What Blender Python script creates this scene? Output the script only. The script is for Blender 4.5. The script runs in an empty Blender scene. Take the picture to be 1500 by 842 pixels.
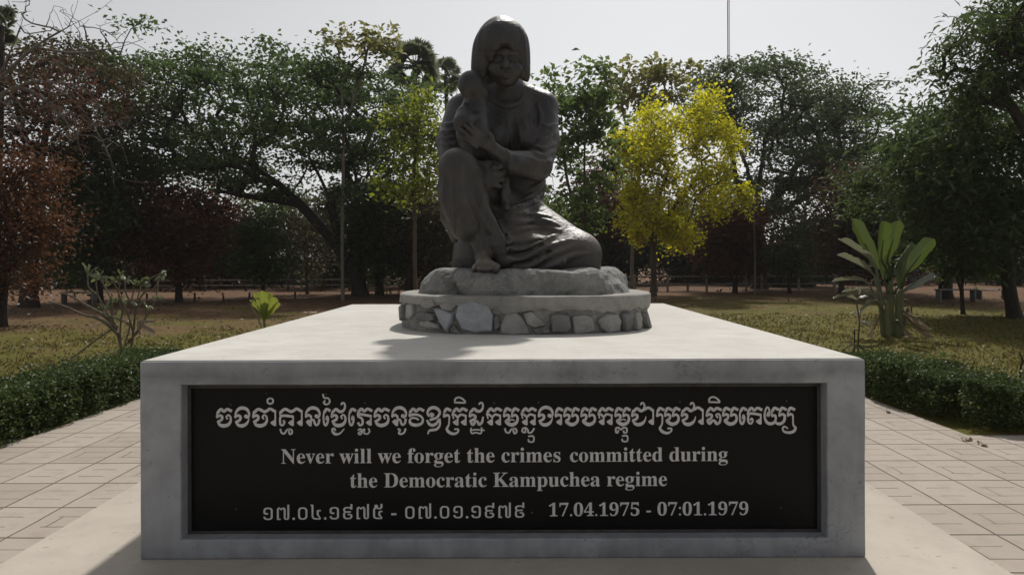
import bpy, bmesh, math, random
import numpy as np
from mathutils import Vector, Matrix, noise as mnoise

R = math.radians
SC = bpy.context.scene
COL = SC.collection

# ------------------------------------------------------------------ camera
F = 1100.0                      # focal length in photo pixels (1500 wide)
HX, HY = 750.0, 383.0           # where the level view axis meets the photo
EYE = 1.60
ROLL = -0.0033
cam = bpy.data.cameras.new("camera")
cam.sensor_width = 36.0
cam.lens = 36.0 * F / 1500.0
cam.shift_y = -(421.0 - HY) / 1500.0
cam.clip_start = 0.05
cam.clip_end = 3000.0
cam_o = bpy.data.objects.new("camera", cam)
COL.objects.link(cam_o)
cam_o.matrix_world = Matrix.Translation((0, 0, EYE)) @ Matrix.Rotation(R(90), 4, 'X') @ Matrix.Rotation(ROLL, 4, 'Z')
SC.camera = cam_o

# ------------------------------------------------------------------ sky, sun, exposure
SUN_EL, SUN_AZ = 49.0, 12.0     # azimuth clockwise from +Y: the sun stands behind the statue, to the right
world = bpy.data.worlds.new("World")
SC.world = world
world.use_nodes = True
wn = world.node_tree.nodes
wl = world.node_tree.links
for n in list(wn):
    wn.remove(n)
w_out = wn.new("ShaderNodeOutputWorld")
w_bg = wn.new("ShaderNodeBackground")
w_sky = wn.new("ShaderNodeTexSky")
w_sky.sky_type = 'NISHITA'
w_sky.sun_disc = False
w_sky.sun_elevation = R(SUN_EL)
w_sky.sun_rotation = R(SUN_AZ)
w_sky.air_density = 1.0
w_sky.dust_density = 1.5
w_sky.ozone_density = 1.0
w_hs = wn.new("ShaderNodeHueSaturation")
w_hs.inputs["Saturation"].default_value = 0.12
w_bg.inputs["Strength"].default_value = 0.077
wl.new(w_sky.outputs[0], w_hs.inputs["Color"])
wl.new(w_hs.outputs[0], w_bg.inputs["Color"])
wl.new(w_bg.outputs[0], w_out.inputs["Surface"])

sun = bpy.data.lights.new("sun", 'SUN')
sun.energy = 2.85
sun.angle = R(2.2)
sun.color = (1.0, 0.955, 0.89)
sun_o = bpy.data.objects.new("sun", sun)
COL.objects.link(sun_o)
sun_dir = Vector((math.sin(R(SUN_AZ)) * math.cos(R(SUN_EL)), math.cos(R(SUN_AZ)) * math.cos(R(SUN_EL)), math.sin(R(SUN_EL))))
sun_o.rotation_euler = sun_dir.to_track_quat('Z', 'Y').to_euler()
sun_o.location = (5, 12, 20)

SC.view_settings.view_transform = 'Standard'
SC.view_settings.look = 'None'
SC.view_settings.gamma = 1.0
SC.view_settings.exposure = 0.26
SC.view_settings.use_curve_mapping = False
SC.cycles.max_bounces = 6
SC.cycles.transparent_max_bounces = 4

# ------------------------------------------------------------------ pixel helpers (photo px -> metres)
_c, _s = math.cos(ROLL), math.sin(ROLL)
def unroll(px, py):
    u, v = px - HX, py - HY
    return u * _c + v * _s, -u * _s + v * _c
def P(px, py, D):
    u, v = unroll(px, py)
    return np.array((u * D / F, D, EYE - v * D / F))
def G(px, py, z=0.0):
    u, v = unroll(px, py)
    D = (EYE - z) * F / v
    return np.array((u * D / F, D, z))

# ------------------------------------------------------------------ object helpers
def tag(o, label=None, cat=None, group=None, kind=None):
    if label: o["label"] = label
    if cat: o["category"] = cat
    if group: o["group"] = group
    if kind: o["kind"] = kind
    return o
def thing(name, label, cat, loc=(0, 0, 0), group=None, rz=0.0):
    o = bpy.data.objects.new(name, None)
    o.empty_display_size = 0.2
    COL.objects.link(o)
    o.location = loc
    o.rotation_euler = (0, 0, rz)
    return tag(o, label, cat, group)
def mesh_np(name, V, Fq, mat, parent=None, smooth=False, origin=None):
    """V in world coordinates (or local to parent when origin is None and parent rotated by builder)."""
    V = np.asarray(V, dtype=np.float32).reshape(-1, 3)
    if origin is not None:
        V = V - np.asarray(origin, dtype=np.float32)
    me = bpy.data.meshes.new(name)
    if isinstance(Fq, np.ndarray):
        nf, k = Fq.shape
        me.vertices.add(len(V)); me.vertices.foreach_set("co", V.ravel())
        me.loops.add(nf * k); me.loops.foreach_set("vertex_index", Fq.astype(np.int32).ravel())
        me.polygons.add(nf)
        me.polygons.foreach_set("loop_start", np.arange(0, nf * k, k, dtype=np.int32))
        me.polygons.foreach_set("loop_total", np.full(nf, k, dtype=np.int32))
        me.update(calc_edges=True)
    else:
        me.from_pydata([tuple(map(float, v)) for v in V], [], [tuple(map(int, f)) for f in Fq])
        me.update()
    if smooth:
        me.polygons.foreach_set("use_smooth", np.ones(len(me.polygons), dtype=bool))
    if mat: me.materials.append(mat)
    o = bpy.data.objects.new(name, me)
    COL.objects.link(o)
    if parent: o.parent = parent
    return o
def mesh_bm(name, bm, mat, parent=None, smooth=False):
    me = bpy.data.meshes.new(name)
    bm.normal_update()
    bm.to_mesh(me); bm.free()
    if smooth:
        for p in me.polygons: p.use_smooth = True
    if mat: me.materials.append(mat)
    o = bpy.data.objects.new(name, me)
    COL.objects.link(o)
    if parent: o.parent = parent
    return o
def add_box(bm, x0, x1, y0, y1, z0, z1, bevel=0.0, segs=2):
    r = bmesh.ops.create_cube(bm, size=1.0)
    vs = r["verts"]
    for v in vs:
        v.co = Vector((x0 + (v.co.x + .5) * (x1 - x0), y0 + (v.co.y + .5) * (y1 - y0), z0 + (v.co.z + .5) * (z1 - z0)))
    if bevel > 0:
        es = list({e for v in vs for e in v.link_edges})
        bmesh.ops.bevel(bm, geom=es, offset=bevel, segments=segs, affect='EDGES', profile=0.6)
def tube_np(pts, rads, sides=6, cap=True):
    """one tapered tube along pts -> V, F (list of quads/polys)"""
    pts = np.asarray(pts, float); n = len(pts)
    T = np.gradient(pts, axis=0); T /= np.linalg.norm(T, axis=1)[:, None] + 1e-9
    ref = np.array((0.0, 0.0, 1.0)) if abs(T[0][2]) < 0.9 else np.array((1.0, 0.0, 0.0))
    V = []; A = None
    for i in range(n):
        a = ref - T[i] * np.dot(ref, T[i]) if A is None else A - T[i] * np.dot(A, T[i])
        a /= np.linalg.norm(a) + 1e-9; A = a
        b = np.cross(T[i], a)
        th = np.arange(sides) * 2 * math.pi / sides
        V.append(pts[i] + rads[i] * (np.cos(th)[:, None] * a + np.sin(th)[:, None] * b))
    V = np.concatenate(V)
    Fq = []
    for i in range(n - 1):
        for j in range(sides):
            k = (j + 1) % sides
            Fq.append((i * sides + j, i * sides + k, (i + 1) * sides + k, (i + 1) * sides + j))
    if cap:
        Fq.append(tuple(range(sides))[::-1]); Fq.append(tuple((n - 1) * sides + j for j in range(sides)))
    return V, Fq
class MB:
    """collects shapes that make up ONE part"""
    def __init__(s): s.V = []; s.F = []; s.n = 0
    def add(s, V, Fq):
        V = np.asarray(V, float).reshape(-1, 3)
        s.V.append(V); s.F += [tuple(i + s.n for i in f) for f in Fq]; s.n += len(V)
    def tube(s, pts, rads, sides=6): s.add(*tube_np(pts, rads, sides))
    def box(s, x0, x1, y0, y1, z0, z1):
        V = [(x, y, z) for x in (x0, x1) for y in (y0, y1) for z in (z0, z1)]
        s.add(V, [(0, 1, 3, 2), (4, 6, 7, 5), (0, 4, 5, 1), (2, 3, 7, 6), (0, 2, 6, 4), (1, 5, 7, 3)])
    def build(s, name, mat, parent=None, smooth=False, origin=None):
        return mesh_np(name, np.concatenate(s.V), s.F, mat, parent, smooth, origin)
def catmull(pts, sub=5):
    pts = np.asarray(pts, float)
    if len(pts) < 3: return pts
    p = np.vstack([2 * pts[0] - pts[1], pts, 2 * pts[-1] - pts[-2]])
    out = []
    for i in range(1, len(p) - 2):
        for t in np.arange(sub) / sub:
            a, b, c, d = p[i - 1], p[i], p[i + 1], p[i + 2]
            out.append(0.5 * (2 * b + (c - a) * t + (2 * a - 5 * b + 4 * c - d) * t * t + (3 * b - a - 3 * c + d) * t ** 3))
    out.append(pts[-1])
    return np.array(out)

# ------------------------------------------------------------------ material helpers
class NT:
    def __init__(s, name):
        s.m = bpy.data.materials.new(name); s.m.use_nodes = True
        s.t = s.m.node_tree; s.n = s.t.nodes; s.l = s.t.links
        for x in list(s.n): s.n.remove(x)
        s.out = s.n.new("ShaderNodeOutputMaterial")
    def node(s, typ, **kw):
        x = s.n.new(typ)
        for k, v in kw.items():
            if k.startswith("i_"): s.put(x.inputs[k[2:].replace("_", " ")], v)
            else: setattr(x, k, v)
        return x
    def put(s, sock, v):
        if isinstance(v, bpy.types.NodeSocket): s.l.new(v, sock)
        elif hasattr(v, "outputs"): s.l.new(v.outputs[0], sock)
        elif isinstance(v, (tuple, list)) and len(v) == 3 and sock.type == 'RGBA': sock.default_value = (*v, 1)
        else: sock.default_value = v
    def math(s, op, a, b=0.0, c=None, clamp=False):
        x = s.n.new("ShaderNodeMath"); x.operation = op; x.use_clamp = clamp
        s.put(x.inputs[0], a); s.put(x.inputs[1], b)
        if c is not None: s.put(x.inputs[2], c)
        return x.outputs[0]
    def noise(s, vec, scale, detail=4, rough=0.55, dist=0.0):
        x = s.n.new("ShaderNodeTexNoise")
        if vec is not None: s.put(x.inputs["Vector"], vec)
        x.inputs["Scale"].default_value = scale; x.inputs["Detail"].default_value = detail
        x.inputs["Roughness"].default_value = rough; x.inputs["Distortion"].default_value = dist
        return x.outputs[0]
    def ramp(s, f, stops):
        x = s.n.new("ShaderNodeValToRGB"); s.put(x.inputs[0], f)
        e = x.color_ramp.elements
        while len(e) < len(stops): e.new(0.5)
        for el, (p, c) in zip(e, stops):
            el.position = p; el.color = (*c, 1) if isinstance(c, (tuple, list)) else (c, c, c, 1)
        return x.outputs[0]
    def mix(s, f, a, b, mode='MIX'):
        x = s.n.new("ShaderNodeMix"); x.data_type = 'RGBA'; x.blend_type = mode
        s.put(x.inputs[0], f); s.put(x.inputs[6], a); s.put(x.inputs[7], b)
        return x.outputs[2]
    def coord(s, kind="Object"):
        return s.n.new("ShaderNodeTexCoord").outputs[kind]
    def scale(s, vec, sc):
        x = s.n.new("ShaderNodeMapping"); s.put(x.inputs[0], vec); x.inputs["Scale"].default_value = sc
        return x.outputs[0]
    def bump(s, h, strength=0.3, dist=0.02, normal=None):
        x = s.n.new("ShaderNodeBump"); s.put(x.inputs["Height"], h)
        x.inputs["Strength"].default_value = strength; x.inputs["Distance"].default_value = dist
        if normal is not None: s.put(x.inputs["Normal"], normal)
        return x.outputs[0]
    def principled(s, col, rough=0.8, normal=None, spec=0.4, metallic=0.0):
        x = s.n.new("ShaderNodeBsdfPrincipled")
        s.put(x.inputs["Base Color"], col); s.put(x.inputs["Roughness"], rough)
        x.inputs["Specular IOR Level"].default_value = spec; x.inputs["Metallic"].default_value = metallic
        if normal is not None: s.put(x.inputs["Normal"], normal)
        s.l.new(x.outputs[0], s.out.inputs["Surface"])
        return s.m

def mat_concrete(name, light, dark, stain, scale=1.0, streak=True, rough=0.85):
    t = NT(name); co = t.coord("Object")
    big = t.noise(co, 1.1 * scale, 5, 0.62, 0.4)
    mid = t.noise(co, 5.5 * scale, 6, 0.65, 0.2)
    fine = t.noise(co, 60 * scale, 4, 0.6)
    c = t.mix(t.ramp(big, [(0.34, 0.0), (0.66, 1.0)]), dark, light)
    c = t.mix(t.math('MULTIPLY', t.ramp(mid, [(0.45, 0.0), (0.72, 1.0)]), 0.55), c, stain)
    if streak:
        st = t.noise(t.scale(co, (5.0, 5.0, 0.55)), 1.6, 5, 0.6, 0.3)
        c = t.mix(t.math('MULTIPLY', t.ramp(st, [(0.5, 0.0), (0.75, 1.0)]), 0.5), c, tuple(v * 0.62 for v in dark))
    pits = t.ramp(t.noise(co, 26 * scale, 3, 0.5), [(0.27, 1.0), (0.33, 0.0)])
    c = t.mix(t.math('MULTIPLY', pits, 0.45), c, tuple(v * 0.45 for v in dark))
    c = t.mix(t.math('MULTIPLY', fine, 0.22), c, tuple(v * 0.7 for v in light))
    if streak:      # damp line under the top arris, grime at the foot, hairline cracks
        sp = t.n.new("ShaderNodeSeparateXYZ"); t.l.new(co, sp.inputs[0])
        wv = t.math('MULTIPLY', t.math('SUBTRACT', big, 0.5), 0.16)
        wet = t.math('SUBTRACT', 1.0, t.math('MULTIPLY', t.math('ABSOLUTE', t.math('SUBTRACT', sp.outputs[2], t.math('ADD', 0.985, wv))), 16.0), clamp=True)
        foot = t.math('SUBTRACT', 1.0, t.math('MULTIPLY', t.math('ADD', sp.outputs[2], t.math('MULTIPLY', wv, 0.6)), 14.0), clamp=True)
        c = t.mix(t.math('MULTIPLY', t.math('MAXIMUM', wet, foot), t.ramp(mid, [(0.3, 0.15), (0.6, 0.6)])), c, tuple(v * 0.5 for v in dark))
        crk = t.ramp(t.math('ABSOLUTE', t.math('SUBTRACT', t.noise(co, 1.7, 6, 0.7, 1.2), 0.5)), [(0.0, 1.0), (0.006, 0.0)])
        crk = t.math('MULTIPLY', crk, t.ramp(t.noise(co, 0.9, 2), [(0.5, 0.0), (0.6, 0.8)]))
        c = t.mix(crk, c, tuple(v * 0.35 for v in dark))
    h = t.math('ADD', t.math('MULTIPLY', mid, 0.6), t.math('MULTIPLY', fine, 0.3))
    h = t.math('SUBTRACT', h, t.math('MULTIPLY', pits, 0.6))
    return t.principled(c, rough, t.bump(h, 0.28, 0.012), 0.3)

def mat_leaf(name, a, b, trans=0.4, rare=None, gloss=0.03, share=0.1):
    """leaf colours differ from leaf to leaf and from spray to spray"""
    t = NT(name)
    geo = t.node("ShaderNodeNewGeometry")
    rnd = geo.outputs["Random Per Island"]
    nz = t.noise(t.coord("Object"), 1.2, 3, 0.6)
    f = t.math('ADD', t.math('MULTIPLY', rnd, 0.6), t.math('MULTIPLY', t.math('SUBTRACT', nz, 0.3), 1.0), clamp=True)
    c = t.mix(f, a, b)
    if rare:
        c = t.mix(t.math('GREATER_THAN', rnd, 1.0 - share), c, rare)
    d = t.node("ShaderNodeBsdfDiffuse", i_Color=c)
    tr = t.node("ShaderNodeBsdfTranslucent", i_Color=t.mix(0.35, c, tuple(min(1, v * 1.5) for v in b)))
    m1 = t.node("ShaderNodeMixShader"); m1.inputs[0].default_value = trans
    t.l.new(d.outputs[0], m1.inputs[1]); t.l.new(tr.outputs[0], m1.inputs[2])
    g = t.node("ShaderNodeBsdfGlossy", i_Roughness=0.45); g.inputs["Color"].default_value = (0.8, 0.8, 0.8, 1)
    m2 = t.node("ShaderNodeMixShader"); m2.inputs[0].default_value = gloss
    t.l.new(m1.outputs[0], m2.inputs[1]); t.l.new(g.outputs[0], m2.inputs[2])
    t.l.new(m2.outputs[0], t.out.inputs["Surface"])
    return t.m

def mat_bark(name, a, b):
    t = NT(name); co = t.coord("Object")
    n = t.noise(t.scale(co, (6, 6, 1.2)), 3.0, 5, 0.65, 0.3)
    c = t.mix(t.ramp(n, [(0.3, 0.0), (0.7, 1.0)]), a, b)
    return t.principled(c, 0.9, t.bump(n, 0.5, 0.03), 0.2)

def mat_plain(name, a, b, scale=8.0, rough=0.7, spec=0.3, bump=0.2, metallic=0.0):
    t = NT(name); co = t.coord("Object")
    n = t.noise(co, scale, 5, 0.6, 0.2)
    return t.principled(t.mix(t.ramp(n, [(0.3, 0.0), (0.7, 1.0)]), a, b), rough, t.bump(n, bump, 0.01), spec, metallic)
# ================================================================== SETTING: ground, path, pad
def make_ground():
    t = NT("dry_lawn"); co = t.coord("Object")
    warp = t.noise(co, 0.35, 4, 0.6, 0.5)
    mid = t.noise(co, 1.6, 6, 0.66, 0.3)
    fine = t.noise(co, 14, 5, 0.7)
    sep = t.n.new("ShaderNodeSeparateXYZ"); t.l.new(co, sep.inputs[0])
    y = sep.outputs[1]; x = sep.outputs[0]
    grass = t.mix(t.ramp(mid, [(0.3, 0.0), (0.7, 1.0)]), (0.070, 0.078, 0.014), (0.175, 0.142, 0.034))
    earth = t.mix(t.ramp(mid, [(0.3, 0.0), (0.68, 1.0)]), (0.098, 0.052, 0.032), (0.205, 0.122, 0.074))
    # the lawn thins out to bare earth away from the monument, earlier on the left
    far = t.math('ADD', y, t.math('MULTIPLY', x, -0.55))
    edge = t.math('ADD', t.math('MULTIPLY', t.math('SUBTRACT', far, 19.0), 0.085), t.math('MULTIPLY', t.math('SUBTRACT', warp, 0.5), 3.2))
    edge = t.math('ADD', edge, t.math('MULTIPLY', t.math('SUBTRACT', mid, 0.5), 1.2))
    rightside = t.math('MULTIPLY', t.math('SUBTRACT', x, 13.0), 0.2, clamp=True)
    f = t.math('ADD', edge, rightside, clamp=True)
    c = t.mix(f, grass, earth)
    c = t.mix(t.math('MULTIPLY', t.ramp(fine, [(0.4, 0.0), (0.8, 1.0)]), 0.35), c, (0.13, 0.10, 0.05))
    c = t.mix(t.math('MULTIPLY', t.ramp(fine, [(0.2, 1.0), (0.42, 0.0)]), 0.6), c, (0.035, 0.028, 0.016))
    m = t.principled(c, 0.95, t.bump(t.math('ADD', fine, mid), 0.8, 0.06), 0.1)
    # one sheet, finer near the monument, with slight swells
    xs = np.concatenate([np.linspace(-600, -60, 8), np.linspace(-50, 50, 70), np.linspace(60, 600, 8)])
    ys = np.concatenate([np.linspace(-60, 0, 6), np.linspace(2, 62, 60), np.linspace(80, 1200, 10)])
    V = []
    for yy in ys:
        for xx in xs:
            flat = min(1, max(0, (abs(xx) - 5.2) / 3)) if yy < 14 else 1.0
            flat = max(flat, min(1, max(0, (yy - 14) / 4)))
            z = -0.006 + flat * (0.07 * mnoise.noise((xx * .17, yy * .17, 0.3)) + 0.03 * mnoise.noise((xx * .6, yy * .6, 5.3)))
            V.append((xx, yy, z))
    nx = len(xs)
    Q = np.array([(j * nx + i, j * nx + i + 1, (j + 1) * nx + i + 1, (j + 1) * nx + i) for j in range(len(ys) - 1) for i in range(nx - 1)])
    o = mesh_np("ground", V, Q, m, smooth=True)
    tag(o, "dry olive lawn turning to bare brown earth under the trees", "ground", kind="structure")
make_ground()
def ground_z(xx, yy):
    flat = min(1, max(0, (abs(xx) - 5.2) / 3)) if yy < 14 else 1.0
    flat = max(flat, min(1, max(0, (yy - 14) / 4)))
    return -0.006 + flat * (0.07 * mnoise.noise((xx * .17, yy * .17, 0.3)) + 0.03 * mnoise.noise((xx * .6, yy * .6, 5.3)))

def make_paving():
    t = NT("stamped_paving"); co = t.coord("Object")
    sep = t.n.new("ShaderNodeSeparateXYZ"); t.l.new(co, sep.inputs[0])
    wob = t.math('MULTIPLY', t.math('SUBTRACT', t.noise(co, 2.2, 2), 0.5), 0.03)
    x = t.math('ADD', sep.outputs[0], wob); y = t.math('ADD', sep.outputs[1], wob)
    TX, TY = 0.77, 0.54
    u = t.math('DIVIDE', t.math('SUBTRACT', x, 2.82), TX)
    v = t.math('DIVIDE', t.math('SUBTRACT', y, 4.38), TY)
    iu, iv = t.math('FLOOR', u), t.math('FLOOR', v)
    fu, fv = t.math('FRACT', u), t.math('FRACT', v)
    def line(f, at, w, P):     # 1 on a joint of half width w (metres)
        d = t.math('MULTIPLY', t.math('ABSOLUTE', t.math('SUBTRACT', f, at)), P)
        return t.math('SUBTRACT', 1.0, t.math('MULTIPLY', t.math('SUBTRACT', d, w), 1 / w, clamp=True), clamp=True)
    def edge(f, w, P):
        d = t.math('MULTIPLY', t.math('SUBTRACT', 0.5, t.math('ABSOLUTE', t.math('SUBTRACT', f, 0.5))), P)
        return t.math('SUBTRACT', 1.0, t.math('MULTIPLY', t.math('SUBTRACT', d, w), 1 / w, clamp=True), clamp=True)
    strong = t.math('MAXIMUM', edge(fu, 0.004, TX), edge(fv, 0.005, TY))
    strong = t.math('MAXIMUM', strong, line(fu, 0.5, 0.0035, TX))
    cb = t.n.new("ShaderNodeCombineXYZ"); t.l.new(iu, cb.inputs[0]); t.l.new(iv, cb.inputs[1])
    wn_ = t.node("ShaderNodeTexWhiteNoise", noise_dimensions='2D'); t.l.new(cb.outputs[0], wn_.inputs[0])
    half = t.math('FLOOR', t.math('MULTIPLY', u, 2.0))
    cb2 = t.n.new("ShaderNodeCombineXYZ"); t.l.new(half, cb2.inputs[0]); t.l.new(iv, cb2.inputs[1])
    wn2 = t.node("ShaderNodeTexWhiteNoise", noise_dimensions='2D'); t.l.new(cb2.outputs[0], wn2.inputs[0])
    fh = t.math('FRACT', t.math('MULTIPLY', u, 2.0))
    gate = t.math('MULTIPLY', t.math('GREATER_THAN', fh, 0.22), t.math('LESS_THAN', fh, t.math('ADD', 0.6, t.math('MULTIPLY', wn2.outputs[0], 0.4))))
    weak = t.math('MULTIPLY', t.math('MAXIMUM', line(fv, 0.333, 0.003, TY), line(fv, 0.667, 0.003, TY)), gate)
    gate2 = t.math('MULTIPLY', t.math('GREATER_THAN', fv, 0.333), t.math('LESS_THAN', fv, 0.667))
    weak = t.math('MAXIMUM', weak, t.math('MULTIPLY', t.math('MULTIPLY', line(fh, 0.3, 0.003, TX / 2), gate2), t.math('GREATER_THAN', wn2.outputs[0], 0.45)))
    wear = t.ramp(t.noise(co, 1.4, 4, 0.6), [(0.3, 0.25), (0.6, 1.0)])
    joint = t.math('MAXIMUM', strong, t.math('MULTIPLY', weak, t.math('MULTIPLY', wear, 0.95)))
    big = t.noise(co, 0.8, 5, 0.6, 0.3); fine = t.noise(co, 35, 4, 0.65); mid = t.noise(co, 6, 5, 0.65)
    c = t.mix(big, (0.40, 0.35, 0.30), (0.50, 0.44, 0.38))
    c = t.mix(t.math('MULTIPLY', wn2.outputs[0], 0.5), c, (0.30, 0.255, 0.21))
    c = t.mix(t.math('MULTIPLY', t.ramp(mid, [(0.5, 0.0), (0.75, 1.0)]), 0.4), c, (0.24, 0.19, 0.145))
    c = t.mix(t.math('MULTIPLY', fine, 0.2), c, (0.22, 0.18, 0.14))
    c = t.mix(t.math('MULTIPLY', joint, 0.85), c, (0.06, 0.045, 0.032))
    h = t.math('SUBTRACT', t.math('MULTIPLY', fine, 0.12), joint)
    m = t.principled(c, 0.88, t.bump(h, 0.6, 0.012), 0.25)
    V = [(-14, -6, 0), (14, -6, 0), (14, 6.86, 0), (-14, 6.86, 0),
         (-4.45, 6.86, 0), (4.16, 6.86, 0), (4.12, 14, 0), (-4.34, 14, 0)]
    o = mesh_np("path", V, [(0, 1, 2, 3), (4, 5, 6, 7)], m)
    tag(o, "stamped tan concrete paving with dark joints around the monument", "path", kind="structure")
make_paving()

CX0, CX1, CY0, CY1, CZ = -1.996, 1.890, 4.02, 9.32, 1.070        # the pedestal block
M_PAD = mat_concrete("pale_pad_concrete", (0.54, 0.485, 0.415), (0.45, 0.40, 0.34), (0.38, 0.335, 0.285), 0.7, streak=False)
bm = bmesh.new()
add_box(bm, -2.71, 2.53, 2.2, 10.6, -0.05, 0.012, 0.004)
pad = mesh_bm("apron_pad", bm, M_PAD)
tag(pad, "smooth pale concrete pad under the pedestal", "pavement", kind="structure")

# ================================================================== PEDESTAL
M_CONC = mat_concrete("grey_cast_concrete", (0.41, 0.42, 0.44), (0.29, 0.297, 0.315), (0.20, 0.205, 0.215), 1.0)
M_TOP = mat_concrete("screeded_top_concrete", (0.64, 0.62, 0.575), (0.54, 0.52, 0.475), (0.44, 0.41, 0.37), 0.8, streak=False)
PX, PY = (CX0 + CX1) / 2, (CY0 + CY1) / 2
pedestal = thing("memorial_pedestal", "long grey concrete block with a recessed black inscription plaque in its front", "pedestal", (PX, PY, 0.012))
OX0, OX1, OZ0, OZ1, RD = -1.776, 1.684, 0.118, 0.944, 0.100
def pedestal_body():
    bm = bmesh.new()
    o_ = [(CX0, CZ_b), (CX1, CZ_b), (CX1, CZ), (CX0, CZ)]
    i_ = [(OX0, OZ0), (OX1, OZ0), (OX1, OZ1), (OX0, OZ1)]
    def mk(lst, y): return [bm.verts.new((a - PX, y - PY, b - 0.012)) for a, b in lst]
    fo, fi, fr, bk = mk(o_, CY0), mk(i_, CY0), mk(i_, CY0 + RD), mk(o_, CY1)
    for k in range(4):
        n = (k + 1) % 4
        bm.faces.new((fo[k], fo[n], fi[n], fi[k]))
        bm.faces.new((fi[k], fi[n], fr[n], fr[k]))
        bm.faces.new((fo[n], fo[k], bk[k], bk[n]))
    bm.faces.new(fr); bm.faces.new(bk[::-1])
    bmesh.ops.recalc_face_normals(bm, faces=bm.faces)
    es = [e for e in bm.edges if (set(e.verts) <= set(fo)) or (set(e.verts) <= set(fi)) or (len(set(e.verts) & set(fo)) == 1 and len(set(e.verts) & set(bk)) == 1)]
    bmesh.ops.bevel(bm, geom=es, offset=0.009, segments=2, affect='EDGES', profile=0.5)
    # chipped, hand-finished arrises: subdivide the long edges and jitter them a little
    for _ in range(4):
        es = [e for e in bm.edges if e.calc_length() > 0.16]
        if not es: break
        bmesh.ops.subdivide_edges(bm, edges=es, cuts=1, use_grid_fill=True)
    for v in bm.verts:
        p = v.co
        k = 0.0022
        v.co = p + Vector((mnoise.noise(p * 5) * k, mnoise.noise(p * 5 + Vector((7, 0, 0))) * k, mnoise.noise(p * 4 + Vector((0, 9, 0))) * k))
    return bm
CZ_b = 0.012
body = mesh_bm("block", pedestal_body(), M_CONC, pedestal)
bm = bmesh.new()       # the poured screed on top, a hair inside the arris
add_box(bm, CX0 + .012 - PX, CX1 - .012 - PX, CY0 + .014 - PY, CY1 - .012 - PY, CZ - 0.012 - .03, CZ - 0.012 + 0.006, 0.005)
screed = mesh_bm("top_screed", bm, M_TOP, pedestal)
CTOP = CZ + 0.006
def mat_granite():
    t = NT("polished_black_granite"); co = t.coord("Object")
    sp = t.ramp(t.noise(co, 180, 2, 0.5), [(0.62, 0.0), (0.7, 1.0)])
    dust = t.ramp(t.noise(co, 2.5, 6, 0.7, 0.6), [(0.45, 0.0), (0.8, 1.0)])
    c = t.mix(t.math('MULTIPLY', sp, 0.25), (0.0045, 0.004, 0.0045), (0.02, 0.02, 0.022))
    c = t.mix(t.math('MULTIPLY', dust, 0.18), c, (0.02, 0.018, 0.018))
    return t.principled(c, t.ramp(dust, [(0, 0.28), (1, 0.5)]), None, 0.16)
bm = bmesh.new()
yb = CY0 + RD - PY
add_box(bm, OX0 + .018 - PX, OX1 - .018 - PX, yb - .010, yb + .02, OZ0 + .016 - .012, OZ1 - .030 - .012, 0.003)
plaque = mesh_bm("plaque", bm, mat_granite(), pedestal)
tag(plaque, "polished black granite plaque with white carved inscription")
YL = CY0 + RD - .010      # world y of the polished face
# mortar bead round the slab
mb = MB()
for (a, b, c_, d) in ((OX0 + .002, OX1 - .002, OZ1 - .030, OZ1 - .002), (OX0 + .002, OX1 - .002, OZ0 + .002, OZ0 + .016), (OX0 + .002, OX0 + .018, OZ0 + .017, OZ1 - .031), (OX1 - .018, OX1 - .002, OZ0 + .017, OZ1 - .031)):
    mb.box(a - PX, b - PX, yb - .018, yb - .001, c_ - .012, d - .012)
mb.build("mortar_bead", mat_plain("mortar_bead_grey", (0.09, 0.085, 0.08), (0.05, 0.047, 0.045), 14, 0.9), pedestal)

# ------------------------------------------------------------------ inscription
M_LET = mat_plain("chalky_letter_paint", (0.72, 0.71, 0.71), (0.54, 0.535, 0.535), 45, 0.75, 0.2, 0.1)
def plq(px, py):            # photo pixel -> plaque-local x, z
    p = P(px, py, YL)
    return p[0] - PX, p[2] - 0.012
def text_line(body_s, px0, px1, base_l, base_r, name="inscription", label=None, hpx=None):
    cu = bpy.data.curves.new("line", 'FONT'); cu.body = body_s; cu.size = 1.0; cu.resolution_u = 6
    o = bpy.data.objects.new("line", cu); COL.objects.link(o)
    bpy.context.view_layer.update()
    me = bpy.data.meshes.new_from_object(o.evaluated_get(bpy.context.evaluated_depsgraph_get()))
    bpy.data.objects.remove(o); bpy.data.curves.remove(cu)
    co = np.empty(len(me.vertices) * 3, np.float32); me.vertices.foreach_get("co", co); co = co.reshape(-1, 3)
    x0, x1 = co[:, 0].min(), co[:, 0].max()
    (ax, az), (bx, bz) = plq(px0, base_l), plq(px1, base_r)
    t_ = (co[:, 0] - x0) / (x1 - x0)
    sc = (bx - ax) / (x1 - x0)
    sy = sc if hpx is None else (hpx * YL / F) / hpx_ref(co)
    out = np.c_[ax + t_ * (bx - ax), np.full(len(co), YL - PY - 0.0015), az + (bz - az) * t_ + co[:, 1] * sy]
    me.vertices.foreach_set("co", out.astype(np.float32).ravel()); me.update()
    me.materials.append(M_LET); me.name = name
    ob = bpy.data.objects.new(name, me); COL.objects.link(ob); ob.parent = plaque
    if label: ob["label"] = label
    return ob
def hpx_ref(co): return np.percentile(co[:, 1], 99.5)
def bold(s):
    r = ''
    for ch in s:
        if 'A' <= ch <= 'Z': r += chr(0x1D400 + ord(ch) - 65)
        elif 'a' <= ch <= 'z': r += chr(0x1D41A + ord(ch) - 97)
        elif '0' <= ch <= '9': r += chr(0x1D7CE + ord(ch) - 48)
        else: r += ch
    return r
text_line(bold("Never will we forget the crimes"), 412, 821, 678.5, 676, label="first English line, white serif letters")
text_line(bold("committed during"), 835, 1066, 676, 674.5, label="end of the first English line, white serif letters")
text_line(bold("the Democratic Kampuchea regime"), 513, 977, 713.5, 711, label="second English line, white serif letters")
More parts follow.
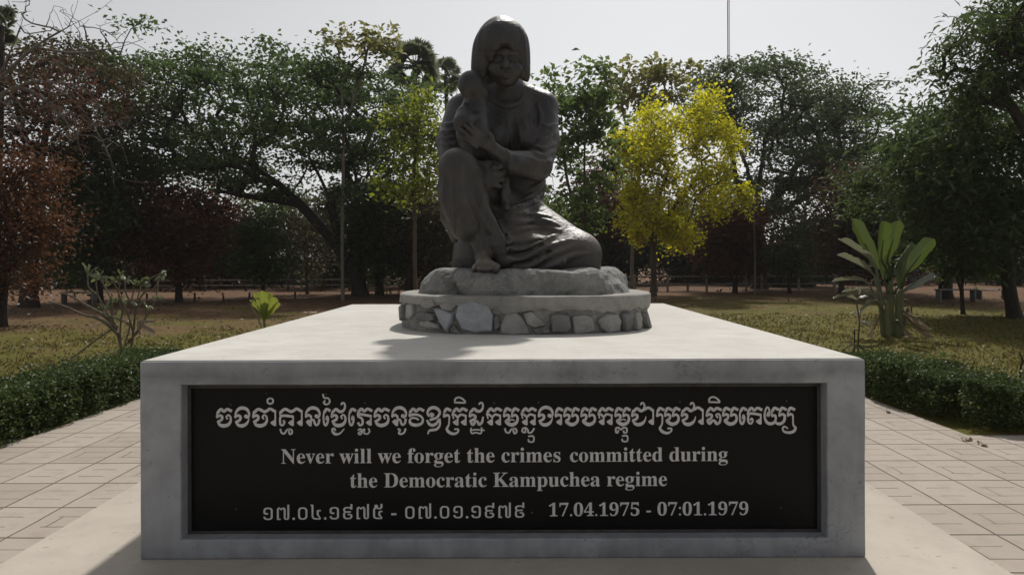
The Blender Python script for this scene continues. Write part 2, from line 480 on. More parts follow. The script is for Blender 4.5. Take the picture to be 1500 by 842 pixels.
text_line(bold("17.04.1975 - 07:01.1979"), 804, 1096, 755.5, 753.5, label="dates in western numerals")
text_line("១៧.០៤.១៩៧៥ - ០៧.០១.១៩៧៩", 386, 768, 761, 757.5, label="dates in thin Khmer numerals")

# the Khmer heading in a heavy display hand, drawn stroke by stroke (1 unit ~ 1 photo pixel)
def feet(x): return [("f", (x - 7.5, 23), (x - 5, 26), (x - 1.2, 28.2), (x, 27), (x, 22), (x - 2, 19.2), (x - 5, 21))]
def flag(x): return [("s", 4.6, (x + 2.2, 7.6), (x + 5, 3.6), (x + 10.5, 6)), ("s", 2.7, (x + 2.4, 6), (x + 1.2, 10), (x + .8, 15))]
ZIG2 = [("s", 4.6, (2.4, 8.2), (6.6, 3.6), (11, 6.8), (15.6, 3.6), (21.5, 6.2))]
STEML = [("s", 2.7, (2.6, 6.5), (1.3, 10), (.9, 15))]
MIDL = [("s", 4.3, (.8, 14.8), (5, 12.6), (8.2, 14), (8, 18), (4.5, 20.6), (2.4, 21.6))]
BOWL = [("v", [3, 5.2, 6, 5.4, 3.8, 3.2, 3, 2.8, 2.6], (2.2, 21.6), (5.5, 26), (11, 27.4), (17.2, 25.6), (20.6, 20.5), (20.2, 14.5), (17.3, 12), (14.4, 14.6), (16, 17.6))]
BOWLT = [("v", [3, 5, 6, 5, 2.5, 1.2], (2, 21.6), (5.5, 26.2), (11, 27.4), (16.5, 25), (19.8, 20.2), (20.8, 15.8))]
ARCH = [("v", [2.6, 3.4, 5, 5.6, 5, 3.6, 3, 3], (1.4, 15), (1.8, 9), (5.8, 3.6), (11.5, 1.8), (17.6, 3.8), (20.8, 9.2), (20.3, 14.2), (17.6, 16.2)), ("f", (14, 12), (17, 10.8), (19.4, 13), (18.6, 16.6), (15.6, 16.8), (13.6, 14.6))]
BA = flag(0) + flag(11.4) + [("v", [4, 4.4, 4, 4, 5.6, 6, 5.4, 4, 3.6, 4.2, 4.2], (.8, 14.8), (5, 12.8), (8.2, 14.6), (7.4, 19), (4.2, 22.4), (10.5, 27), (17, 25.4), (20.3, 20.5), (19.6, 14.8), (16, 13), (12.2, 15))]
KA = ZIG2 + [("s", 3.6, (1.4, 10), (1.6, 13), (4.4, 12.4), (8.6, 15.6), (13, 12.2), (19.6, 13.8)), ("s", 2.2, (1.4, 13), (2.6, 18)), ("s", 2.7, (8.5, 14.5), (8.5, 27)), ("s", 2.8, (20, 13), (20, 27))] + feet(8.6) + feet(20)
RO = [("v", [4.2, 4.6, 3, 2.6, 2.8, 4.2, 5, 4.4, 3, 2.8, 2.8], (.9, 14.8), (5.2, 12.8), (8.4, 14.4), (8.6, 20), (8, 27), (5.2, 33), (9, 38), (15.2, 40), (20.8, 37.6), (21.4, 33.4), (16.4, 33.2))]
KOHRO = flag(0) + RO
SUBMO = [("s", 2.9, (2.2, 32.6), (4, 37.6), (8, 38.6), (11, 34.2), (14.5, 32), (18.4, 33.8), (18.8, 38), (15.8, 39.6), (14.4, 36), (14.4, 31.6))]
MO_IN = [("s", 2, (8.4, 21.6), (12, 19.6), (15.6, 20.6))]
U_ = [("s", 2.6, (11, 44), (17.8, 44), (18, 51.6), (11.6, 51.6), (10.8, 48.6))]
II = [("s", 2.9, (4.4, -5.4), (5, -10.5), (10, -12.8), (15.6, -10.5), (19.4, -5.4), (12, -5.2), (4.4, -5.4))]
E_ = [("s", 4.6, (3, 7.8), (6, 3.8), (10.6, 6)), ("v", [2.6, 2.8, 3, 3.6, 4, 3.6, 3, 2.8, 2.6], (3, 6.5), (1.6, 12), (1.7, 20), (3, 25.6), (5.2, 26.8), (7.4, 22.6), (8, 16.5), (6.4, 14), (5.4, 19))]
HOOK = [("v", [4, 4.8, 5, 4.4, 3.2, 3, 3, 2.8], (2.6, 8.4), (7, 4), (12, 7.2), (17, 6.6), (19.8, 2), (19.6, -3.6), (16.8, -5.2), (14.6, -2.8))]
DOT = lambda x, y, r: [("f", *[(x + r * math.cos(a), y + r * math.sin(a)) for a in np.arange(8) * math.pi / 4])]
AA = lambda z0: [("s", 4.6, (18.5, 7), (21.5, 5.6), (25.5, 3.2), (32.6, 7)), ("s", 2.7, (32.8, 6), (32.8, 27))] + feet(33)
ZIGA = [("s", 4.6, (2.4, 8.4), (8.6, 3.6), (16.8, 7.2), (19.5, 6.6))]
NO = ARCH + [("s", 4, (.9, 14.6), (5.4, 12.2), (8.4, 14.8)), ("s", 2.8, (8.6, 13.6), (8.8, 20), (8, 27.6)), ("s", 3.6, (8.6, 19.6), (12.4, 19.4), (14, 24.6), (16.4, 26.6), (19.4, 24), (20.4, 18.4))] + [("f", (1, 22), (4.4, 18.6), (8.2, 19.4), (8.4, 27.8), (6.6, 28.6), (3, 25.2))]
JA = [("v", [4, 4.8, 5, 4, 3, 3, 2.8, 2.8], (2.8, 8.6), (8, 4), (13.6, 7.4), (17.6, 5.4), (18.8, 0), (17, -4), (14.6, -4), (13.6, -1.6))] + STEML + MIDL + BOWLT + [("s", 4.4, (18.6, 5.6), (24.5, 2.8), (31, 7)), ("s", 2.7, (31.2, 6), (31.2, 27))] + feet(31.4)
CHA = ZIG2 + STEML + MIDL + BOWL
NGO = ARCH + [("s", 4.3, (.8, 14.8), (5, 12.6), (8.4, 14.2), (8, 18.4), (4.5, 21), (2.4, 22))] + BOWLT
GLYPHS = [
 (317, CHA), (343.7, NGO),
 (370, ZIGA + STEML + MIDL + BOWL + AA(0) + [("s", 2.9, (25.5, -12), (29, -10.4), (29.2, -6), (25.5, -4), (21.8, -6), (22, -10.4), (25.5, -12))]),
 (408.7, ZIGA + AA(0) + [("s", 4.2, (2, 13.6), (9, 13), (20, 14.4)), ("s", 2.7, (20.4, 14), (20.4, 27)), ("s", 2.4, (1.4, 9), (2.2, 13)), ("s", 3.4, (2.4, 14), (1.6, 20), (2.4, 25.6), (5.6, 26.6), (8, 22.6), (6.6, 20.4))] + feet(20.6) + SUBMO),
 (447, NO),
 (472.5, E_ + [("s", 2.8, (.6, -17.5), (2.6, -12.4), (8, -12), (10.4, -8), (8.6, -4), (4, -3.2), (1.8, -6), (3.6, -8.2))]),
 (485, HOOK + STEML + MIDL + BOWL + [("v", [2.8, 2.8, 3.2, 4, 4.4, 3, 1.2], (6.2, 34.6), (5, 31.8), (2.2, 32.4), (2.6, 36.6), (6.6, 39.8), (13, 38.6), (19, 32.2))]),
 (510, E_),
 (522.5, ZIG2 + [("s", 2.6, (2, 8), (1.4, 12.6)), ("s", 4.2, (1.4, 12.8), (6, 11.4), (14, 12.8), (20.6, 14)), ("s", 2.8, (20.4, 13.4), (20.4, 27)), ("s", 3.8, (2.4, 14.6), (6.6, 16.6), (8.6, 20.4), (8, 25.6), (4.4, 27), (2.2, 23.6))] + feet(20.6) + [("s", 2.5, (2.2, 34), (5.6, 32.4), (6.6, 35.6), (3, 37.6), (3.2, 40), (6.4, 39.8), (9.4, 33.4), (11.4, 33.6), (10.8, 38.4), (15.6, 39.6), (18.6, 36), (17, 32)),]),
 (547.8, CHA),
 (573.5, NO + [("s", 3, (9.4, 32.8), (12.4, 34.2), (10.6, 39), (14.6, 40), (18.6, 37.2), (20.2, 32.6))]),
 (598.5, ZIG2 + [("s", 2.6, (2, 8), (1.2, 13.4)), ("v", [4, 4.2, 3.6, 3.4, 4.2, 5.4, 5.2, 3.6, 3, 3, 3], (1.2, 14), (7, 11.8), (15, 13), (20.2, 17.6), (19, 24.4), (11.4, 27.2), (4, 25.6), (1.8, 20.8), (5, 17), (11, 17.4), (14, 19.4))]),
 (624.3, [("v", [3, 3, 3.2, 3.4, 3.6, 5, 5.4, 5, 4, 4, 4], (8.4, 15), (10.6, 12.4), (7.2, 10.4), (4, 14), (2, 9), (5.2, 3.6), (11, 1.8), (17.2, 4.4), (19.4, 10), (15, 16.4), (6, 19.6)), ("v", [3, 4.6, 5.4, 4.4, 3], (1.4, 20.4), (4.4, 25.6), (9, 27.4), (14.6, 25), (18.2, 18.6)), ("v", [3.2, 3.4, 4, 4.4, 3.6, 2], (19.4, 18.4), (19.6, 27), (15.4, 33), (9, 34.4), (4.6, 35.4), (2.4, 40))] + DOT(8, 13.6, 2.6)),
 (649.3, KOHRO), (661.8, KA + II),
 (687, HOOK + STEML + [("s", 4.3, (.8, 14.8), (5, 12.6), (9, 14.4), (8.4, 18), (3, 21)), ("v", [3.6, 4.4, 4.8, 4, 4, 4.4, 4, 2.4], (1.8, 21), (4.6, 26.4), (7, 25.6), (9.4, 21.8), (12.4, 22.6), (14.6, 26.6), (18.6, 23.4), (20.2, 15.6)), ("s", 2.3, (3.4, 31.8), (2.8, 34.8), (10, 34), (21.8, 35)), ("s", 2.5, (2.6, 35.6), (4.4, 39.4), (10, 38.2), (16.6, 39.6), (18.2, 35), (18, 31.2))]),
 (712.2, KA), (737.3, BA + MO_IN + SUBMO),
 (763, KA + [("s", 2.7, (4.6, 38.6), (2, 36.6), (2.8, 32.8), (6.8, 31.6), (9.8, 34.6), (11, 38.6), (15, 38.4), (19, 32.8)), ("s", 2.4, (6.4, 31), (6.6, 38.6))] + U_),
 (788, NGO), (813, flag(0) + [("s", 4.3, (.8, 14.8), (5, 12.8), (8.8, 14.6)), ("s", 2.8, (8.8, 13.4), (8.8, 27))] + feet(9)),
 (825.5, BA), (850.5, BA), (875.5, KA),
 (900.3, BA + MO_IN + [("s", 2.8, (5.4, 36), (4.4, 39), (2, 38.6), (2, 33), (5.4, 31.8), (9, 34.6), (12.6, 32), (17, 32.8), (17.2, 38.6), (13.6, 39.4), (12.6, 36.6))] + U_),
 (924.8, JA), (961.3, KOHRO), (973, BA), (997.5, JA),
 (1034, ZIG2 + STEML + [("v", [4.2, 4.4, 4, 4, 4.6, 4.8, 4, 4.2, 4.8, 4, 3.2, 3, 3, 2.8], (.8, 14.8), (5, 12.6), (8.4, 14.6), (6.6, 19), (2.6, 21.6), (5.2, 26.2), (9.4, 22), (12.4, 22.6), (15.6, 26.6), (19.8, 23.6), (20.4, 16.4), (18, 12.2), (14.6, 13.6), (16.6, 17.6))] + [(s[0], s[1], *[(x, y) for x, y in s[2:]]) for s in II]),
 (1058, BA), (1082, E_),
 (1093.5, ZIG2 + [("s", 2.6, (2, 8), (1.4, 12.6)), ("s", 4.2, (1.4, 13.4), (7, 11.6), (20, 13.6)), ("s", 2.8, (20.2, 13.4), (20.2, 27)), ("s", 3.2, (3, 14), (1.8, 20), (3.4, 25.4), (6.4, 26.4), (8.6, 22.6), (7.4, 19), (5, 21))] + feet(20.4)),
 (1118.5, [("v", [2.8, 2.8, 3, 3.2, 3, 3, 3.4, 4.6, 5.4, 4.8, 3.6, 4, 4], (6.4, 10), (5, 14.4), (7.6, 14.6), (8, 6.6), (5, 2.4), (2, 8), (1.4, 17), (4, 24), (9, 26.8), (14.8, 25), (17.2, 20), (16.2, 14.6), (11.8, 15.4))] + flag(10.6) + flag(21.6) + [("v", [4, 4.4, 4.2, 4.4, 5, 5, 3], (22.2, 15), (26.6, 12.8), (30, 15), (29.6, 21.6), (26, 26), (21, 27), (16.2, 24.6))] + flag(33.6) + [("v", [4.2, 4.4, 3, 2.6, 3, 4, 5, 4.6, 3.6, 2.8, 2.8, 2.6], (34.4, 14.8), (38.6, 12.8), (41.6, 14.6), (42, 22), (42.6, 29), (45.6, 33), (43, 38), (36.6, 40), (29.6, 38.6), (27.2, 34.4), (29.4, 31), (34.4, 33.6))]),
]
def khmer_heading():
    V = []; Fq = []; k = 0
    U = 1.0213
    def put(x, y, gx, lift):
        px = gx + x * U
        py = 595.3 + (px - 317) * -0.0022 + y * U * (1.0 - 0.03 * (px - 317) / 850)
        a, b = plq(px, py)
        return (a, YL - PY - 0.0015 - lift, b)
    for gx, strokes in GLYPHS:
        for s in strokes:
            lift = 0.00005 + 0.00012 * (k % 14); k += 1
            if s[0] == "f":
                b0 = len(V); V += [put(x, y, gx, lift) for x, y in s[1:]]; Fq.append(tuple(range(b0, len(V)))); continue
            pts = np.array(s[2:], float)
            w = np.array(s[1], float) if s[0] == "v" else np.full(len(pts), float(s[1]))
            n0 = len(pts)
            if n0 > 2:
                sub = 5
                q = catmull(pts, sub); w = np.interp(np.linspace(0, n0 - 1, len(q)), np.arange(n0), w); pts = q
            w = w * 0.88
            T = np.gradient(pts, axis=0); T /= np.linalg.norm(T, axis=1)[:, None] + 1e-9
            ext = pts.copy(); ext[0] -= T[0] * w[0] * 0.25; ext[-1] += T[-1] * w[-1] * 0.25
            N = np.c_[-T[:, 1], T[:, 0]]
            b0 = len(V)
            for p, n, ww in zip(ext, N, w):
                V.append(put(*(p + n * ww / 2), gx, lift)); V.append(put(*(p - n * ww / 2), gx, lift))
            for i in range(len(ext) - 1):
                Fq.append((b0 + 2 * i, b0 + 2 * i + 1, b0 + 2 * i + 3, b0 + 2 * i + 2))
    bm = bmesh.new()
    vs = [bm.verts.new(v) for v in V]
    for f in Fq: bm.faces.new([vs[i] for i in f])
    for f in bm.faces:
        f.normal_update()
        if f.normal.y > 0: f.normal_flip()
    o = mesh_bm("inscription", bm, M_LET, plaque)
    o["label"] = "heavy white Khmer heading across the top of the plaque"
khmer_heading()
# small fixing pins in the granite
M_PIN = mat_plain("dull_pin_metal", (0.14, 0.14, 0.14), (0.08, 0.08, 0.08))
for px, py in ((345.5, 745), (1144, 743), (390, 576), (478, 577), (779, 750), (338, 592), (535, 590), (724, 590), (789, 589), (996, 588), (1152, 587)):
    a, b = plq(px, py)
    th = np.arange(8) * math.pi / 4
    r = 0.005 if py > 700 else 0.0042
    mesh_np("fixing_pin", np.c_[a + r * np.cos(th), np.full(8, YL - PY - 0.003), b + r * np.sin(th)], [tuple(range(8))], M_PIN, plaque)
# ================================================================== STONE PLINTH
QX, QY, QRX, QRY, QE = 0.105, 6.36, 1.035, 0.98, 2.5
QZ0, QZ1, QZ2 = CTOP, CTOP + 0.185, CTOP + 0.272
plinth = thing("stone_plinth", "low rounded plinth of rubble stones under a rough concrete slab", "plinth", (QX, QY, QZ0))
def sup(a, rx=QRX, ry=QRY, e=QE):
    c, s = math.cos(a), math.sin(a)
    r = (abs(c) ** e + abs(s) ** e) ** (-1 / e)
    return rx * r * c, ry * r * s
def drum(rings, na, noisef, closed_top=True):
    """rings: list of (scale, z); noisef(p) -> radial offset"""
    V = []; Fq = []
    for sc_, z in rings:
        for k in range(na):
            a = 2 * math.pi * k / na
            x, y = sup(a)
            l = math.hypot(x, y)
            o = noisef(Vector((x, y, z)), sc_)
            V.append((x * sc_ + x / l * o[0], y * sc_ + y / l * o[0], z + o[1]))
    for i in range(len(rings) - 1):
        for k in range(na):
            n = (k + 1) % na
            Fq.append((i * na + k, i * na + n, (i + 1) * na + n, (i + 1) * na + k))
    if closed_top:
        Fq.append(tuple((len(rings) - 1) * na + k for k in range(na)))
    return V, Fq
M_MORTAR = mat_concrete("rubble_mortar", (0.33, 0.32, 0.30), (0.20, 0.19, 0.18), (0.10, 0.095, 0.09), 3.0, streak=False)
M_SLAB = mat_concrete("plinth_slab_concrete", (0.36, 0.345, 0.315), (0.25, 0.24, 0.225), (0.14, 0.135, 0.125), 2.2, streak=False)
def n_mortar(p, sc_):
    return (-0.030 + 0.03 * mnoise.fractal(p * 9, 0.9, 2.1, 4), 0)
V, Fq = drum([(1.0, z) for z in np.linspace(-0.004, 0.222, 10)], 220, n_mortar)
mesh_np("mortar_core", V, Fq, M_MORTAR, plinth, smooth=False)
def n_slab(p, sc_):
    low = max(0.0, (0.262 - p.z) / 0.09)
    rough = mnoise.fractal(Vector((p.x * 5, p.y * 5, 0)), 0.9, 2.1, 4)
    ang = math.atan2(p.y, p.x)
    ragged = (0.05 * rough - 0.012) * low if p.z < 0.2 else 0.0
    # broken away on the left of the front
    brk = 0.05 if (p.x < -0.28 and p.y < 0.2) else 0.0
    rad = 0.011 * mnoise.fractal(p * 7, 0.9, 2.0, 4) + (-0.012 * low if p.z < 0.19 else 0)
    return (rad, ragged + (brk if p.z < 0.2 else 0))
V, Fq = drum([(0.93, 0.185), (1.0, 0.178), (1.0, 0.205), (1.0, 0.235), (1.0, 0.262), (0.993, 0.270), (0.96, 0.273), (0.8, 0.275), (0.5, 0.276)], 220, n_slab)
mesh_np("slab", V, Fq, M_SLAB, plinth, smooth=False)

def mat_stone(name, a, b, c2):
    t = NT(name); co = t.coord("Object")
    n = t.noise(co, 7, 6, 0.65, 0.5); f = t.noise(co, 45, 4, 0.6)
    c = t.mix(t.ramp(n, [(0.35, 0.0), (0.65, 1.0)]), a, b)
    c = t.mix(t.math('MULTIPLY', t.ramp(f, [(0.5, 0.0), (0.75, 1.0)]), 0.5), c, c2)
    return t.principled(c, 0.85, t.bump(t.math('ADD', n, t.math('MULTIPLY', f, 0.35)), 0.6, 0.025), 0.25)
M_ST = [mat_stone("blue_grey_rubble", (0.42, 0.43, 0.455), (0.29, 0.295, 0.31), (0.48, 0.48, 0.49)),
        mat_stone("warm_grey_rubble", (0.37, 0.36, 0.34), (0.23, 0.225, 0.215), (0.42, 0.41, 0.39)),
        mat_stone("dark_rubble", (0.22, 0.215, 0.21), (0.13, 0.128, 0.125), (0.30, 0.29, 0.28))]
def ray_plinth(px, py):
    """where the view ray meets the plinth wall -> local x, y, z and the outward angle"""
    d = P(px, py, 1.0) - np.array((0, 0, EYE))
    for D in np.arange(5.2, 7.0, 0.004):
        x, y = d[0] * D - QX, D - QY
        if (abs(x / QRX) ** QE + abs(y / QRY) ** QE) < 1:
            return x, y, EYE + d[2] * D - QZ0
    return None
def stone(outline, depth, mi, rot=0, seed=0, label=None):
    """outline in photo pixels (closed polygon): a chunk with that face, chipped and bulging"""
    rs = random.Random(seed)
    cx = sum(p[0] for p in outline) / len(outline); cy = sum(p[1] for p in outline) / len(outline)
    hit = ray_plinth(cx, cy)
    if hit is None: return
    x, y, z = hit
    gx, gy = np.sign(x) * abs(x / QRX) ** (QE - 1) / QRX, np.sign(y) * abs(y / QRY) ** (QE - 1) / QRY
    l = math.hypot(gx, gy); nx, ny = gx / l, gy / l
    tx, ty = -ny, nx
    D = QY + y
    k = D / F
    cosv = max(0.35, abs(tx))
    bm = bmesh.new()
    for sc_, dep in ((0.90, 0.016), (1.03, 0.004), (1.05, -0.02), (0.85, -depth)):
        for (ppx, ppy) in outline:
            u = (ppx - cx) * k / cosv * sc_ * (1 if tx > 0 else -1); w = -(ppy - cy) * k * sc_
            j = 0.006
            dd = dep + rs.uniform(-j, j) * (1.6 if sc_ < 0.9 else 1)
            u += rs.uniform(-j, j) * .7; w += rs.uniform(-j, j) * .7
            bm.verts.new((x + tx * u + nx * dd, y + ty * u + ny * dd, max(-0.001, z + w)))
    bmesh.ops.convex_hull(bm, input=bm.verts)
    bmesh.ops.delete(bm, geom=[v for v in bm.verts if not v.link_faces], context='VERTS')
    es = [e for e in bm.edges if e.calc_length() > 0.02]
    bmesh.ops.bevel(bm, geom=es, offset=0.004, segments=1, affect='EDGES')
    o = mesh_bm("rubble_stone", bm, M_ST[mi], plinth)
    if label: o["label"] = label
stone([(636, 452), (650, 454), (664, 459), (661, 472), (655, 486), (644, 471)], .09, 0, seed=1, label="pale wedge shaped stone pointing down")
stone([(667, 463), (672, 448), (690, 442), (712, 447), (721, 462), (719, 484), (696, 487), (676, 482)], .14, 0, seed=2, label="largest blue grey stone in the front")
stone([(733, 477), (741, 462), (756, 459), (767, 470), (775, 489), (752, 491), (734, 489)], .12, 1, seed=3)
stone([(768, 460), (778, 457), (792, 468), (800, 476), (784, 480), (772, 474)], .10, 1, seed=4)
stone([(780, 482), (802, 477), (806, 488), (785, 490)], .09, 2, seed=5)
stone([(806, 462), (820, 460), (834, 463), (837, 480), (832, 487), (810, 486)], .11, 2, seed=6)
stone([(839, 464), (855, 461), (868, 465), (872, 484), (856, 489), (842, 488)], .12, 1, seed=7)
stone([(877, 468), (890, 460), (905, 461), (911, 472), (908, 484), (890, 487), (880, 479)], .11, 1, seed=8)
stone([(912, 459), (922, 458), (927, 471), (924, 485), (915, 485)], .09, 2, seed=9)
stone([(929, 458), (937, 456), (941, 468), (937, 483), (930, 484)], .08, 1, seed=10)
stone([(941, 458), (945, 456), (955, 478), (955, 483), (949, 480)], .07, 2, seed=11, label="thin slab of stone leaning outwards")
stone([(596, 447), (604, 445), (607, 458), (600, 468), (594, 466)], .08, 1, seed=12)
stone([(608, 459), (622, 457), (636, 459), (637, 468), (622, 471), (609, 468)], .09, 2, seed=13)
stone([(614, 472), (630, 470), (642, 474), (643, 480), (626, 480), (615, 478)], .09, 1, seed=14)
stone([(618, 441), (634, 439), (640, 447), (630, 452), (618, 450)], .08, 1, seed=15)
stone([(644, 446), (658, 443), (668, 447), (662, 455), (648, 453)], .07, 1, seed=16)
stone([(584, 450), (591, 446), (592, 464), (586, 470)], .08, 2, seed=17)
stone([(722, 465), (731, 462), (732, 478), (724, 484)], .07, 2, seed=18)
stone([(664, 476), (672, 484), (676, 489), (662, 488), (658, 484)], .06, 2, seed=19)
rs_ = random.Random(5)
for k in range(20):           # the sides and back carry the same rubble
    a = R(12) + R(156) * k / 19
    x, y = sup(a); n = Vector((x, y, 0)).normalized(); tv = Vector((-n.y, n.x, 0))
    bm = bmesh.new()
    for i in range(26):
        v = Vector((rs_.gauss(0, 1), rs_.gauss(0, 1), rs_.gauss(0, 1))).normalized()
        p = Vector((x, y, 0.09)) + tv * v.x * rs_.uniform(.06, .08) + Vector((0, 0, 1)) * v.y * rs_.uniform(.06, .085) + n * (v.z * 0.04 - 0.02)
        bm.verts.new(p)
    bmesh.ops.convex_hull(bm, input=bm.verts)
    bmesh.ops.delete(bm, geom=[v for v in bm.verts if not v.link_faces], context='VERTS')
    mesh_bm("rubble_stone", bm, M_ST[k % 3], plinth)

# ================================================================== STATUE
STZ = QZ0 + 0.276
BTOP = 1.522
statue = thing("bronze_statue", "dark weathered statue of a kneeling long haired woman cradling a small child", "statue", (QX, QY, STZ))
SO = np.array((QX, QY, STZ))

# ---- the low boulder cast with the figure
def boulder():
    t = NT("grey_cast_rock"); co = t.coord("Object")
    n = t.noise(co, 3.2, 6, 0.65, 0.6); f = t.noise(co, 30, 5, 0.65)
    c = t.mix(t.ramp(n, [(0.36, 0.0), (0.66, 1.0)]), (0.15, 0.15, 0.146), (0.27, 0.266, 0.25))
    veins = t.ramp(t.math('ABSOLUTE', t.math('SUBTRACT', t.noise(co, 4.5, 5, 0.7, 1.5), 0.5)), [(0.0, 1.0), (0.035, 0.0)])
    c = t.mix(t.math('MULTIPLY', veins, 0.35), c, (0.42, 0.415, 0.40))
    c = t.mix(t.math('MULTIPLY', t.ramp(f, [(0.52, 0.0), (0.75, 1.0)]), 0.45), c, (0.30, 0.29, 0.27))
    m = t.principled(c, 0.8, t.bump(t.math('ADD', n, t.math('MULTIPLY', f, 0.4)), 0.7, 0.03), 0.3)
    na = 200
    prof = [(1.0, -0.004), (1.005, 0.03), (1.0, 0.07), (0.99, 0.11), (0.975, 0.145), (0.955, 0.170), (0.925, 0.185), (0.85, 0.19), (0.55, 0.19), (0.3, 0.19), (0.12, 0.19)]
    V = []; Fq = []
    for ir, (sc_, z) in enumerate(prof):
        sc0 = sc_
        for k in range(na):
            a = 2 * math.pi * k / na
            x, y = sup(a, 0.875, 0.80, 2.7)
            wside = min(1.0, abs(x) / 0.875) ** 3          # the ends slope, the front stands steep
            sc_ = sc0 - wside * (0.0, 0.012, 0.022, 0.045, 0.07, 0.085, 0.085, 0.07, 0.04, 0.02, 0)[ir]
            p = Vector((x * 2.2, y * 2.2, z * 4))
            o = 0.075 * mnoise.noise(p) + 0.026 * mnoise.fractal(p * 3.0, 0.9, 2.1, 4)
            side = max(0.0, min(1.0, (sc_ - 0.6) / 0.3))
            l = math.hypot(x, y)
            dz = 0.022 * mnoise.fractal(Vector((x * 6, y * 6, 2)), 0.9, 2, 3) * (1 if z > 0.1 else 0) * (1 if sc_ > .6 else 0.4)
            # a cleft on the left shoulder of the rock
            cl = -0.085 * math.exp(-((x + 0.60 + 0.5 * (z - 0.1)) / 0.045) ** 2) * side if y < 0 else 0
            V.append((x * sc_ + x / l * (o * side + cl), y * sc_ + y / l * (o * side + cl), z + dz + (cl * 0.4 if z > .1 else 0)))
    for i in range(len(prof) - 1):
        for k in range(na):
            n_ = (k + 1) % na
            Fq.append((i * na + k, i * na + n_, (i + 1) * na + n_, (i + 1) * na + k))
    Fq.append(tuple((len(prof) - 1) * na + k for k in range(na)))
    mesh_np("rock_base", V, Fq, m, statue, smooth=False)
boulder()

